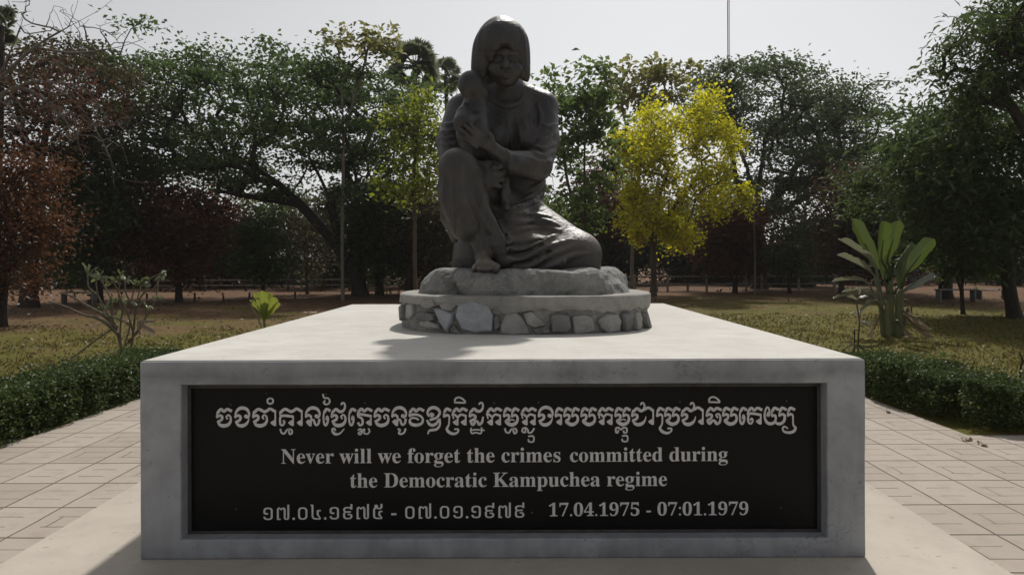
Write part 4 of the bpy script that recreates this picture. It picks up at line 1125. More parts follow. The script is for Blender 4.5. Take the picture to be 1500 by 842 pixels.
LF_MAROON = mat_leaf("dark_maroon_leaves", (0.058, 0.024, 0.015), (0.125, 0.052, 0.032), 0.4)
LF_DULL = mat_leaf("dull_brown_green_leaves", (0.036, 0.034, 0.015), (0.085, 0.072, 0.032), 0.4)
LF_HEDGE = mat_leaf("hedge_leaves", (0.032, 0.055, 0.016), (0.085, 0.12, 0.035), 0.3, rare=(0.14, 0.16, 0.06), gloss=0.025)

# ---- the big spreading trees
tree("rain_tree", "huge spreading dark green tree on the left with a trunk leaning from the statue", 35,
     [[(528, 430), (520, 400), (486, 352), (440, 300), (392, 258), (330, 220)], [(503, 376), (492, 330), (478, 280), (452, 228)], [(520, 400), (545, 330), (560, 260)], [(440, 300), (380, 290), (320, 280)]],
     [(245, 112, 48, 38), (290, 88, 40, 18), (330, 115, 60, 34), (410, 115, 60, 34), (478, 150, 50, 45), (345, 170, 85, 42), (255, 200, 55, 55), (425, 205, 60, 40), (325, 245, 70, 40), (540, 140, 45, 45), (560, 205, 40, 40), (215, 150, 26, 45), (500, 225, 40, 30), (395, 262, 40, 25), (545, 235, 36, 30), (590, 140, 40, 40), (525, 285, 36, 26), (470, 110, 50, 26), (575, 270, 30, 30), (600, 200, 30, 40)],
     LF_RAIN, BARK_D, n=400, per=100, L=0.22, W=0.13, spread=(0.62, 0.2), rd=6.5, trunk_r=0.36, seed=3, power=0.48)
tree("rain_tree", "large round grey green tree behind the yellow one, right of the radio mast", 43,
     [[(1112, 424), (1112, 390), (1108, 340), (1110, 280), (1120, 220)], [(1110, 330), (1150, 270), (1190, 215)], [(1108, 340), (1080, 270), (1070, 200)]],
     [(1060, 122, 36, 28), (1118, 112, 52, 20), (1185, 130, 52, 28), (1235, 165, 34, 32), (1110, 168, 70, 38), (1185, 190, 68, 40), (1245, 215, 32, 34), (1150, 245, 70, 34), (1100, 290, 50, 34), (1195, 275, 52, 40), (1255, 245, 20, 34), (1040, 165, 22, 36)],
     LF_RAIN2, BARK_D, n=330, per=95, L=0.25, W=0.13, spread=(0.62, 0.24), rd=6.5, trunk_r=0.42, seed=5, power=0.5)
tree("shade_tree", "dense dark tree filling the right edge behind the banana plant, with twin dark trunks", 20.5,
     [[(1487, 472), (1478, 420), (1470, 370), (1455, 300), (1440, 240)], [(1470, 370), (1430, 310), (1390, 260)], [(1455, 300), (1480, 240), (1490, 190)]],
     [(1345, 190, 42, 26), (1305, 235, 34, 32), (1385, 215, 66, 42), (1450, 195, 60, 50), (1335, 280, 46, 40), (1425, 295, 74, 52), (1490, 290, 44, 80), (1395, 350, 60, 30), (1470, 360, 46, 36), (1320, 170, 20, 14)],
     LF_DARK, BARK_D, n=300, per=70, L=0.26, W=0.075, spread=(0.42, 0.26), rd=3.2, trunk_r=0.17, seed=7, droop=0.6)
tree("shade_tree", "broad dark tree behind the benches with a straight single trunk", 31,
     [[(1385, 441), (1385, 410), (1384, 370), (1378, 320), (1365, 280)]],
     [(1330, 255, 50, 42), (1312, 320, 44, 52), (1372, 300, 56, 52), (1345, 360, 56, 30), (1420, 340, 40, 40)],
     LF_DARK, BARK_D, n=170, per=70, L=0.26, W=0.10, spread=(0.55, 0.35), rd=3.5, trunk_r=0.26, seed=8, droop=0.3)
tree("shade_tree", "tall loose leaved tree reaching into the top right corner", 17,
     [[(1562, 490), (1556, 380), (1540, 250), (1515, 140), (1490, 60)], [(1540, 250), (1490, 170), (1450, 110)]],
     [(1465, 28, 50, 34), (1425, 72, 36, 34), (1485, 95, 46, 38), (1445, 132, 34, 24), (1402, 58, 14, 24), (1520, 60, 40, 60)],
     LF_DARK, BARK_D, n=150, per=42, L=0.21, W=0.055, spread=(0.30, 0.20), rd=1.8, trunk_r=0.16, seed=9, droop=0.7, shell=0.2)
tree("young_tree", "slim young tree with a thin stake-like trunk in front of the benches", 22.5,
     [[(1411, 462), (1409, 430), (1410, 400), (1408, 370)], [(1409, 430), (1402, 408), (1396, 390)]],
     [(1410, 370, 32, 26), (1396, 392, 20, 16), (1425, 392, 18, 14)],
     LF_DARK, BARK_D, n=46, per=46, L=0.20, W=0.07, spread=(0.22, 0.16), rd=0.6, trunk_r=0.06, seed=10, droop=0.4)
# ---- flowering and pale trees
tree("golden_shower_tree", "yellow flowering tree right of the statue with drooping golden blossom", 34,
     [[(957, 432), (958, 400), (957, 350), (965, 290), (985, 240)], [(957, 350), (990, 300), (1030, 250)], [(957, 360), (935, 300), (925, 250)]],
     [(985, 185, 50, 28), (1045, 205, 48, 24), (950, 205, 44, 36), (1000, 240, 64, 34), (938, 265, 40, 36), (1010, 285, 62, 34), (985, 330, 34, 20), (917, 240, 26, 36), (1085, 208, 15, 18), (1045, 262, 36, 26), (1020, 155, 30, 16), (945, 300, 34, 26), (1060, 290, 26, 20), (960, 335, 26, 22), (900, 215, 16, 30), (1000, 345, 26, 14), (920, 310, 20, 30)],
     LF_GOLD, BARK_B, n=215, per=78, L=0.19, W=0.12, spread=(0.28, 0.34), rd=3.0, trunk_r=0.15, seed=12, droop=0.8, shell=0.2)
tree("yellow_green_tree", "slender tree with bright yellow green leaves just left of the statue", 27,
     [[(609, 424), (607, 370), (607, 310), (606, 250), (612, 200), (618, 150)]],
     [(622, 180, 30, 32), (606, 225, 26, 30), (588, 172, 20, 16), (622, 142, 20, 16), (598, 290, 38, 12), (575, 268, 20, 18), (628, 262, 24, 24), (640, 215, 18, 28), (582, 205, 12, 12)],
     LF_YG, BARK_B, n=105, per=27, L=0.22, W=0.12, spread=(0.3, 0.24), rd=1.5, trunk_r=0.075, seed=13, shell=0.1)
tree("broadleaf_tree", "open mid green tree with big leaves directly right of the statue", 30,
     [[(862, 424), (862, 380), (858, 320), (856, 250), (858, 180), (862, 120)], [(858, 330), (835, 280), (825, 220), (822, 150)], [(858, 320), (880, 270), (884, 200)]],
     [(820, 118, 22, 18), (858, 112, 34, 16), (884, 142, 20, 30), (848, 180, 42, 40), (826, 240, 34, 36), (872, 262, 32, 40), (838, 305, 36, 28), (865, 325, 26, 24), (850, 150, 36, 20), (806, 195, 14, 40), (815, 330, 24, 40), (890, 205, 14, 30)],
     LF_TEAK, BARK_B, n=130, per=26, L=0.30, W=0.17, spread=(0.32, 0.22), rd=2.0, trunk_r=0.10, seed=14, shell=0.1)
tree("broadleaf_tree", "tall thin pale leaved treetop showing above the yellow blossom", 41,
     [[(925, 422), (928, 330), (938, 240), (945, 170), (950, 120)], [(938, 240), (918, 190), (910, 140)], [(938, 240), (975, 180), (1000, 125)]],
     [(930, 120, 26, 22), (962, 108, 30, 18), (906, 142, 16, 30), (1000, 112, 12, 14), (940, 150, 40, 20), (915, 92, 6, 6), (985, 140, 18, 16)],
     LF_PALE, BARK_G, n=80, per=15, L=0.42, W=0.24, spread=(0.36, 0.3), rd=2, trunk_r=0.10, seed=15, shell=0.0)
tree("broadleaf_tree", "thin pale trunk carrying a few big leaves high above the leaning tree", 31,
     [[(502, 428), (501, 360), (502, 280), (503, 200), (500, 130), (496, 75)], [(503, 200), (520, 140), (535, 90)]],
     [(481, 52, 9, 6), (500, 66, 14, 8), (530, 60, 26, 10), (560, 66, 18, 12), (545, 52, 14, 7), (515, 48, 8, 5), (575, 48, 6, 5)],
     LF_PALE, BARK_G, n=40, per=13, L=0.30, W=0.18, spread=(0.24, 0.2), rd=1.4, trunk_r=0.07, seed=16, shell=0.0)
# ---- left edge
tree("wide_tree", "thin leaved dark tree at the top left, sky showing through its crown", 27,
     [[(42, 448), (44, 390), (50, 320), (58, 250), (70, 180)], [(50, 320), (90, 250), (130, 190)], [(58, 250), (30, 180), (15, 110)]],
     [(40, 110, 54, 50), (112, 100, 62, 30), (155, 145, 40, 46), (55, 190, 60, 44), (15, 60, 30, 34), (120, 190, 60, 36), (190, 120, 20, 34), (30, 235, 40, 26)],
     LF_DULL, BARK_D, n=230, per=48, L=0.19, W=0.09, spread=(0.5, 0.14), rd=4, trunk_r=0.28, seed=17)
tree("green_tree", "dense mid green tree between the rusty tree and the maroon one", 30,
     [[(142, 436), (143, 400), (146, 350), (150, 290)]],
     [(150, 255, 56, 44), (140, 330, 44, 56), (190, 225, 40, 32), (108, 285, 28, 44), (175, 300, 40, 50), (140, 385, 40, 26)],
     LF_DARK, BARK_D, n=190, per=60, L=0.26, W=0.12, spread=(0.5, 0.35), rd=3, trunk_r=0.2, seed=18)
tree("rusty_tree", "small tree covered in rust brown dry leaves at the left edge", 19,
     [[(3, 478), (4, 440), (8, 400), (18, 350), (28, 300)], [(8, 400), (45, 360), (65, 320)]],
     [(28, 248, 44, 28), (46, 300, 34, 34), (36, 358, 40, 36), (8, 410, 36, 26), (66, 332, 22, 26), (-10, 320, 40, 60), (54, 250, 20, 20)],
     LF_RUST, BARK_D, n=190, per=60, L=0.13, W=0.06, spread=(0.26, 0.2), rd=1.6, trunk_r=0.11, seed=19, droop=0.6)
tree("maroon_tree", "dark maroon leaved tree left of centre under the big spreading crown", 31,
     [[(262, 431), (260, 400), (255, 360), (250, 310)], [(258, 390), (290, 350), (300, 320)]],
     [(250, 302, 52, 34), (238, 350, 52, 42), (300, 332, 28, 42), (220, 298, 30, 34), (268, 388, 50, 24), (200, 340, 24, 40)],
     LF_MAROON, BARK_D, n=180, per=62, L=0.22, W=0.11, spread=(0.45, 0.32), rd=2.4, trunk_r=0.14, seed=20)
tree("small_tree", "small dark tree with a flat layered crown left of the leaning trunk", 33,
     [[(385, 438), (385, 415), (384, 390), (385, 355)]],
     [(385, 342, 28, 20), (382, 372, 40, 26), (372, 395, 30, 14), (405, 395, 22, 14)],
     LF_DARK, BARK_D, n=80, per=66, L=0.2, W=0.09, spread=(0.42, 0.2), rd=1.5, trunk_r=0.09, seed=21)
tree("thorn_tree", "sparse olive twiggy tree at the foot of the leaning trunk", 37,
     [[(450, 427), (449, 400), (446, 370), (440, 340)], [(449, 400), (468, 370), (480, 350)]],
     [(440, 345, 32, 30), (478, 358, 28, 36), (455, 390, 34, 22), (425, 375, 20, 26)],
     LF_DULL, BARK_B, n=90, per=22, L=0.2, W=0.08, spread=(0.4, 0.3), rd=1.8, trunk_r=0.08, seed=22, shell=0.1)
tree("dark_tree", "black looking bushy tree low behind the left side of the statue", 36,
     [[(556, 431), (556, 400), (558, 360), (560, 320)]],
     [(560, 322, 46, 42), (545, 372, 44, 34), (590, 350, 30, 44), (530, 330, 24, 36)],
     LF_DARK, BARK_D, n=150, per=60, L=0.28, W=0.13, spread=(0.55, 0.4), rd=2.4, trunk_r=0.2, seed=23)
tree("dark_tree", "second bushy dark tree half hidden by the statue's raised knee", 34,
     [[(598, 432), (600, 400), (606, 360), (612, 320)]],
     [(612, 332, 34, 48), (625, 385, 30, 26), (640, 330, 28, 50), (655, 370, 26, 40)],
     LF_DULL, BARK_D, n=130, per=58, L=0.27, W=0.12, spread=(0.5, 0.4), rd=2, trunk_r=0.18, seed=24)
# ---- right middle distance
tree("maroon_tree", "reddish dark tree under the right side of the yellow blossom", 38,
     [[(1077, 425), (1078, 400), (1080, 370), (1082, 340)]],
     [(1078, 330, 30, 30), (1062, 375, 36, 30), (1100, 365, 30, 32), (1040, 340, 26, 30)],
     LF_MAROON, BARK_D, n=110, per=58, L=0.26, W=0.12, spread=(0.5, 0.38), rd=2, trunk_r=0.13, seed=25)
tree("small_tree", "low spreading green tree standing at the rail fence on the right", 37,
     [[(1157, 427), (1156, 412), (1158, 395)], [(1157, 418), (1170, 400)]],
     [(1160, 365, 36, 20), (1155, 390, 32, 14), (1185, 345, 24, 24), (1135, 375, 18, 14)],
     LF_RAIN2, BARK_D, n=80, per=46, L=0.24, W=0.11, spread=(0.45, 0.24), rd=1.7, trunk_r=0.10, seed=26)
tree("rusty_tree", "brownish tree standing behind the banana plant", 32,
     [[(1232, 424), (1234, 390), (1238, 340), (1242, 300)]],
     [(1240, 290, 30, 40), (1226, 342, 28, 42), (1252, 372, 34, 28), (1270, 320, 28, 44), (1262, 270, 22, 26)],
     mat_leaf("olive_rust_leaves", (0.045, 0.032, 0.014), (0.10, 0.06, 0.03), 0.35), BARK_D, n=130, per=52, L=0.22, W=0.1, spread=(0.42, 0.36), rd=2, trunk_r=0.12, seed=27)
tree("bare_pole_tree", "thin leafless pole of a sapling under the round grey green tree", 36,
     [[(1106, 426), (1106, 380), (1105, 340), (1105, 300)]], [(1104, 300, 8, 14), (1106, 330, 6, 10)],
     None, BARK_G, n=10, per=0, trunk_r=0.05, seed=28)

# ---- the bare tree at the top left: arching grey branches with almost no leaves
def bare_tree():
    D = 18
    tr = [[(-70, 500), (-66, 400), (-58, 280), (-40, 180), (-5, 120)], [(-40, 180), (20, 130), (70, 150), (105, 190), (124, 232), (138, 246)],
          [(20, 130), (60, 120), (110, 150), (150, 205), (175, 258), (212, 268)], [(-58, 280), (0, 150), (40, 210), (72, 236)], [(60, 120), (120, 130), (165, 185), (188, 240)],
          [(-5, 120), (50, 70), (100, 40), (150, 12), (185, -20)], [(50, 70), (110, 78), (170, 70), (210, 58)], [(100, 40), (112, 10), (118, -25)], [(110, 78), (160, 100), (205, 90)], [(-5, 120), (30, 40), (42, -20)],
          [(110, 150), (160, 160), (200, 175)], [(70, 150), (130, 180), (160, 230), (168, 276)]]
    blobs = [(60, 30, 50, 30), (130, 40, 46, 34), (185, 60, 26, 30), (90, 110, 60, 40), (60, 180, 50, 40), (140, 190, 46, 40)]
    o = tree("bare_tree", "leafless grey branched tree arching in from the left edge", D, tr, blobs, None, BARK_G, n=230, per=0, rd=1.4, trunk_r=0.085, seed=31, power=0.52, wob=0.4, shell=0.1, rmin=0.0045)
    rng = np.random.default_rng(32)
    C = sample_blobs([(70, 120, 70, 50), (60, 190, 60, 50), (120, 150, 60, 50)], D, 1.3, 1500, rng, 0.1)
    V, Q = leaves_np(C, 0.10, 0.05, 0.4, 0.4, rng)
    b = np.array(o.location)
    mesh_np("crown", V, Q, LF_MAROON, o, origin=b)
bare_tree()

# ---- sugar palms
def palm(px, py, D, base_px, base_py, rpx, label, seed, nf=34):
    rng = np.random.default_rng(seed)
    c = P(px, py, D); b = P(base_px, base_py, D); b[2] = ground_z(b[0], b[1])
    o = thing("sugar_palm", label, "palm", tuple(b))
    mb = MB()
    path = np.array([b + (c - b) * t + np.array((0.15 * math.sin(3 * t), 0, 0)) for t in np.linspace(0, 1, 12)])
    mb.tube(path, np.linspace(0.17, 0.11, 12), 8)
    mb.build("trunk", BARK_D, o, True, b)
    Vs = []; n = 0
    R_ = rpx * D / F
    for i in range(nf):
        az = rng.uniform(0, 2 * math.pi); el = rng.uniform(-0.75, 1.5)
        d = np.array((math.cos(az) * math.cos(el), math.sin(az) * math.cos(el), math.sin(el)))
        hub = c + d * R_ * 0.45
        side = np.cross(d, (0, 0, 1)); side /= np.linalg.norm(side) + 1e-6
        nr = np.cross(side, d)
        rl = rng.uniform(-1.3, 1.3); side, nr = side * math.cos(rl) + nr * math.sin(rl), nr * math.cos(rl) - side * math.sin(rl)
        # petiole
        w = 0.03
        Vs.append(np.array([c + side * w, c - side * w, hub - side * w, hub + side * w]))
        for a in np.linspace(-1.5, 1.5, 19):       # the blades of one fan
            v = d * math.cos(a) + side * math.sin(a); v = v - nr * 0.15 * abs(math.sin(a))
            ln = R_ * 0.62 * (1 - 0.12 * abs(a)) * rng.uniform(0.85, 1.05)
            pw = np.cross(v, nr); pw /= np.linalg.norm(pw) + 1e-6
            m = hub + v * ln * 0.55; tip = hub + v * ln - np.array((0, 0, 0.16 * ln))
            Vs.append(np.array([hub, m + pw * 0.075 * R_, tip, m - pw * 0.075 * R_]))
    V = np.concatenate(Vs); Q = np.arange(len(V), dtype=np.int32).reshape(-1, 4)
    mesh_np("crown", V, Q, mat_leaf("palm_fronds", (0.11, 0.125, 0.08), (0.19, 0.21, 0.13), 0.5), o, origin=b)
palm(607, 96, 39, 603, 426, 44, "tall sugar palm left of the statue's head, full round fan crown", 41)
palm(652, 112, 43, 655, 422, 32, "smaller sugar palm nearer the statue, its crown half behind the other palm", 42, 20)
palm(0, 38, 24, -22, 458, 36, "palm crown cut by the top left corner", 43, 22)

# ---- the tree line beyond the fence
far_specs = [(40, 395, 60, 46), (110, 392, 60, 52), (205, 395, 58, 44), (330, 392, 56, 46), (420, 402, 44, 26), (655, 380, 70, 60), (760, 372, 70, 60), (800, 340, 44, 80), (880, 372, 56, 54), (920, 350, 40, 70), (990, 380, 56, 46), (1040, 385, 50, 40), (1130, 398, 40, 30), (1210, 388, 44, 40), (1300, 375, 60, 54), (1400, 380, 70, 50), (1490, 372, 70, 60), (520, 388, 54, 46), (265, 400, 40, 30), (700, 350, 50, 60), (930, 330, 50, 70), (1010, 345, 60, 60), (880, 300, 40, 90), (1180, 350, 50, 60), (480, 340, 56, 60), (400, 330, 60, 60), (290, 330, 60, 70), (600, 330, 60, 70), (1260, 340, 50, 70), (830, 360, 40, 60), (1060, 330, 40, 60), (100, 350, 60, 80), (-70, 360, 80, 80), (-190, 350, 80, 90), (1590, 355, 80, 80), (1700, 350, 80, 90)]
far_rng = np.random.default_rng(51)
for i, (px, py, rx, ry) in enumerate(far_specs):
    D = far_rng.uniform(46, 58)
    base = 383 + EYE * F / D
    lf = (LF_DULL, LF_DARK, LF_MAROON, LF_DULL)[i % 4]
    tree("far_tree", "low dark leafy tree in the far tree line beyond the rail fence", D,
         [[(px, base), (px + 2, base - 18), (px - 2, py + ry * .3), (px, py - ry * .2)]],
         [(px, py - ry * .2, rx * .8, ry * .7), (px - rx * .4, py + ry * .25, rx * .55, ry * .5), (px + rx * .4, py + ry * .15, rx * .55, ry * .55)],
         lf, BARK_D, n=90, per=46, L=0.36, W=0.17, spread=(0.75, 0.5), rd=3, trunk_r=0.16, group="far tree line", seed=200 + i)

# ================================================================== HEDGES
def hedge(name, label, path, width, h, n, seed):
    """path: centre line on the ground; leaves packed through a rough rounded box"""
    rng = np.random.default_rng(seed)
    path = np.array(path, float)
    seg = np.linalg.norm(np.diff(path, axis=0), axis=1); cum = np.r_[0, np.cumsum(seg)]
    o = thing(name, label, "hedge", (path[0][0], path[0][1], 0))
    org = np.array((path[0][0], path[0][1], 0))
    s = rng.uniform(0, cum[-1], n)
    c = np.c_[np.interp(s, cum, path[:, 0]), np.interp(s, cum, path[:, 1])]
    k = np.clip(np.searchsorted(cum, s) - 1, 0, len(seg) - 1)
    t = (path[k + 1] - path[k]) / seg[k][:, None]; nn = np.c_[-t[:, 1], t[:, 0]]
    u = rng.uniform(-1, 1, n); v = rng.uniform(0, 1, n)
    # favour the outside
    push = rng.uniform(0, 1, n) ** 0.45
    face = rng.random(n)
    u = np.where(face < 0.5, np.sign(u) * push, u); v = np.where(face >= 0.4, 1 - (1 - v) * rng.uniform(0, 1, n) ** 1.5 * 0.6, v)
    lump = np.array([mnoise.noise((a * 2.3, b * 2.3, 3.1)) for a, b in c]); lump2 = np.array([mnoise.noise((a * 6, b * 6, q * 3)) for (a, b), q in zip(c, v)])
    hh = h * (1 + 0.22 * lump + 0.14 * lump2); ww = width / 2 * (1 + 0.14 * lump + 0.12 * lump2) * np.sqrt(np.clip(1 - (v * 0.92) ** 4 * 0.5, 0, 1))
    C = np.c_[c + nn * (u * ww)[:, None], 0.02 + v * hh]
    spr = rng.random(n) < 0.07
    C[spr, 2] += rng.uniform(0.02, 0.11, spr.sum())
    V, Q = leaves_np(C, 0.042, 0.022, 0.4, 0.0, rng)
    mesh_np("foliage", V, Q, LF_HEDGE, o, origin=org)
    # woody stems inside
    mb = MB()
    for i in range(int(cum[-1] * 14)):
        q = rng.uniform(0, cum[-1]); kk = min(len(seg) - 1, max(0, np.searchsorted(cum, q) - 1))
        cc = np.array((np.interp(q, cum, path[:, 0]), np.interp(q, cum, path[:, 1])))
        tt = (path[kk + 1] - path[kk]) / seg[kk]; off = np.array((-tt[1], tt[0])) * rng.uniform(-.4, .4) * width
        b = np.r_[cc + off, -0.02]; e = b + np.array((rng.normal(0, .09), rng.normal(0, .09), h * rng.uniform(.6, .95)))
        mb.tube([b, (b + e) / 2 + rng.normal(0, .02, 3), e], [0.011, 0.008, 0.004], 4)
    mb.build("stems", BARK_D, o, False, org)
hedge("clipped_hedge", "low clipped green hedge along the left side of the paving", [(-4.9, 4.6), (-4.86, 6.5), (-4.8, 8.7), (-4.77, 10.3)], 0.9, 0.40, 72000, 61)
hedge("clipped_hedge", "low clipped green hedge on the right, turning a corner along the paving", [(8.2, 7.15), (6.0, 7.10), (4.95, 7.10), (4.64, 7.5), (4.58, 8.7), (4.56, 9.9)], 0.88, 0.38, 72000, 62)

# ================================================================== GRASS
def grass():
    rng = np.random.default_rng(71)
    n = 90000
    y = 6.8 + rng.random(n) ** 1.6 * 16; x = rng.uniform(-1, 1, n) * (2 + y * 0.72)
    keep = (np.abs(x) > 5.25) & ~((x > 4) & (y < 7.7) & (x < 8.3))
    x, y = x[keep], y[keep]
    den = np.array([mnoise.noise((a * .5, b * .5, 1.7)) + 0.6 * mnoise.noise((a * 1.9, b * 1.9, 4.4)) for a, b in zip(x, y)])
    keep = den > rng.uniform(-0.7, 0.5, len(x)) + np.where(x < 0, 0.0, -0.1) + np.clip((y + np.where(x < 0, -x * 0.55, 0) - 17) * 0.1, 0, 1)
    x, y = x[keep], y[keep]; n = len(x)
    z = np.array([ground_z(a, b) for a, b in zip(x, y)])
    h = rng.uniform(0.02, 0.065, n); w = rng.uniform(0.006, 0.012, n) * (1 + y / 12)
    a = rng.uniform(0, math.pi, n); lean = rng.normal(0, 0.03, (n, 2))
    p = np.c_[x, y, z - 0.005]; s = np.c_[np.cos(a) * w, np.sin(a) * w, np.zeros(n)]
    t = p + np.c_[lean, h]
    V = np.stack([p - s, p + s, t + s * .2, t - s * .2], 1).reshape(-1, 3)
    o = mesh_np("grass", V, np.arange(4 * n, dtype=np.int32).reshape(n, 4), mat_leaf("dry_grass_blades", (0.078, 0.084, 0.016), (0.175, 0.142, 0.038), 0.3, rare=(0.17, 0.14, 0.06)))
    tag(o, "short dry grass blades on the lawn", "grass", kind="stuff")
grass()
def litter():
    rng = np.random.default_rng(72)
    n = 3500
    y = 7 + rng.random(n) ** 0.8 * 26; x = rng.uniform(-1, 1, n) * (2 + y * 0.75)
    k = (np.abs(x) > 5.3) & ~((x > 4) & (y < 7.7) & (x < 8.3)); x, y = x[k], y[k]
    z = np.array([ground_z(a, b) for a, b in zip(x, y)])
    V, Q = leaves_np(np.c_[x, y, z + 0.02], 0.10, 0.05, 1.6, 0, rng)
    o = mesh_np("leaf_litter", V, Q, mat_leaf("dry_fallen_leaves", (0.08, 0.045, 0.028), (0.20, 0.13, 0.08), 0.15))
    tag(o, "scattered dry fallen leaves on the ground", "leaf litter", kind="stuff")
litter()

# ================================================================== FEATURE PLANTS
M_BAN = mat_leaf("banana_leaf", (0.040, 0.066, 0.014), (0.105, 0.145, 0.026), 0.36, gloss=0.05)
M_BAND = mat_leaf("dry_banana_leaf", (0.14, 0.09, 0.05), (0.30, 0.23, 0.16), 0.3)
M_BANM = mat_leaf("grey_green_old_leaf", (0.10, 0.11, 0.065), (0.20, 0.20, 0.13), 0.35, gloss=0.12)
M_STEMG = mat_plain("green_stem", (0.09, 0.115, 0.04), (0.15, 0.15, 0.07), 6, 0.6)
def paddle(base, tip, w, sag=0.0, roll=0.0, ns=14, nw=6, fold=0.25, rng=None, ragged=0.06, w0=0.12):
    """a paddle shaped leaf blade from base to tip with a midrib fold"""
    base, tip = np.array(base, float), np.array(tip, float)
    d = tip - base; L = np.linalg.norm(d); d /= L
    side = np.cross(d, (0, 1, 0)) if abs(d[1]) < .9 else np.cross(d, (1, 0, 0)); side /= np.linalg.norm(side)
    nr = np.cross(side, d)
    c, s = math.cos(roll), math.sin(roll)
    side, nr = side * c + nr * s, nr * c - side * s
    V = []; Fq = []
    for i in range(ns + 1):
        t = i / ns
        ww = w * (w0 + (1 - w0) * min(1.0, math.sin(math.pi * min(.5, t * 1.1 + 0.03)) ** 0.8)) * (1 if t < .80 else max(0.02, math.sqrt(max(0, 1 - ((t - .80) / .20) ** 2))))
        p = base + d * L * t - np.array((0, 0, sag)) * t * t
        for j in range(nw + 1):
            q = j / nw * 2 - 1
            wob = 0 if rng is None else rng.normal(0, ragged) * abs(q)
            V.append(p + side * ww * (q + wob * .4) * .5 + nr * (abs(q) * ww * fold + (0 if rng is None else rng.normal(0, .012) * abs(q))))
    for i in range(ns):
        for j in range(nw):
            a = i * (nw + 1) + j
            Fq.append((a, a + 1, a + nw + 2, a + nw + 1))
    return np.array(V), Fq
def banana():
    rng = np.random.default_rng(81)
    D = 15.6
    b = G(1306, 494); b[2] = ground_z(b[0], b[1]); b[1] = D
    o = thing("banana_plant", "clump of green paddle leaved banana plants on the right lawn", "banana plant", tuple(b))
    mb = MB()
    for (x0, x1, y1, r, dd) in ((1296, 1288, 425, .09, 0), (1306, 1305, 405, .10, .1), (1316, 1322, 425, .085, -.05), (1301, 1298, 440, .07, -.15), (1322, 1330, 450, .06, .12), (1312, 1314, 430, .07, .2)):
        mb.tube(catmull([P(x0, 497, D + dd), P((x0 + x1) / 2, 465, D + dd), P(x1, y1, D + dd)], 4), np.linspace(r * .8, r * .42, 9), 9)
    mb.build("stems", M_STEMG, o, True, b)
    def leaf(stem, base, tip, w, sag, roll, mat, dd=0.0, name="leaf", fold=0.25):
        bm_ = MB()
        B, T_ = P(*base, D + dd * .5), P(*tip, D + dd)
        V, Fq = paddle(B, T_, w * .68, sag + .03, roll + rng.uniform(-.15, .3), fold=fold + rng.uniform(0, .2), rng=rng, ragged=.10)
        bm_.add(V, Fq)
        S0 = P(*stem, D)
        bm_.tube(catmull([S0, (S0 + B) / 2 + np.array((0, 0, .05)), B, B + (T_ - B) * .5 - np.array((0, 0, sag * .25))], 3), np.linspace(.035, .012, 10), 5)
        bm_.build(name, mat, o, True, b)
    leaf((1290, 430), (1285, 395), (1248, 318), .42, .0, .9, M_BAN, .5)
    leaf((1290, 430), (1280, 385), (1228, 345), .36, .05, 1.3, M_BANM, -.2)
    leaf((1288, 430), (1278, 400), (1226, 368), .34, .05, 1.2, M_BANM, .2)
    leaf((1304, 410), (1291, 380), (1297, 322), .34, .0, .5, M_BAN, -.6)
    leaf((1305, 405), (1300, 380), (1318, 320), .36, .0, .3, M_BAN, -.3)
    leaf((1310, 405), (1312, 390), (1335, 352), .32, .0, .9, M_BAN, .5)
    leaf((1320, 425), (1330, 398), (1369, 346), .44, .02, -.2, M_BAN, -.4)
    leaf((1322, 428), (1318, 428), (1367, 392), .30, .05, 1.35, M_BANM, -.6)
    leaf((1300, 430), (1296, 410), (1302, 350), .34, .0, .1, M_BAN, .4)
    leaf((1310, 430), (1318, 420), (1324, 380), .3, .0, .6, M_BAN, .2)
    leaf((1290, 450), (1268, 412), (1218, 404), .26, .1, 1.3, M_BANM, -.1)
    leaf((1290, 450), (1272, 430), (1220, 434), .22, .02, 1.4, M_BANM, -.4)
    leaf((1292, 455), (1275, 424), (1232, 425), .2, .02, 1.4, M_BANM, .1)
    leaf((1296, 460), (1282, 440), (1258, 452), .24, .12, 1.0, M_BANM, -.5)
    leaf((1318, 455), (1326, 458), (1364, 478), .26, .02, 1.3, M_BAND, -.3, "dry_leaf")
    leaf((1318, 460), (1338, 475), (1372, 494), .22, .0, .9, M_BAND, -.2, "dry_leaf")
    leaf((1312, 470), (1324, 480), (1342, 497), .2, .0, .8, M_BAND, -.4, "dry_leaf")
    leaf((1296, 452), (1285, 470), (1276, 494), .13, .0, .4, M_BAND, -.2, "dry_leaf")
    leaf((1322, 440), (1334, 446), (1338, 472), .16, .0, .3, M_BAND, .1, "dry_leaf")
banana()

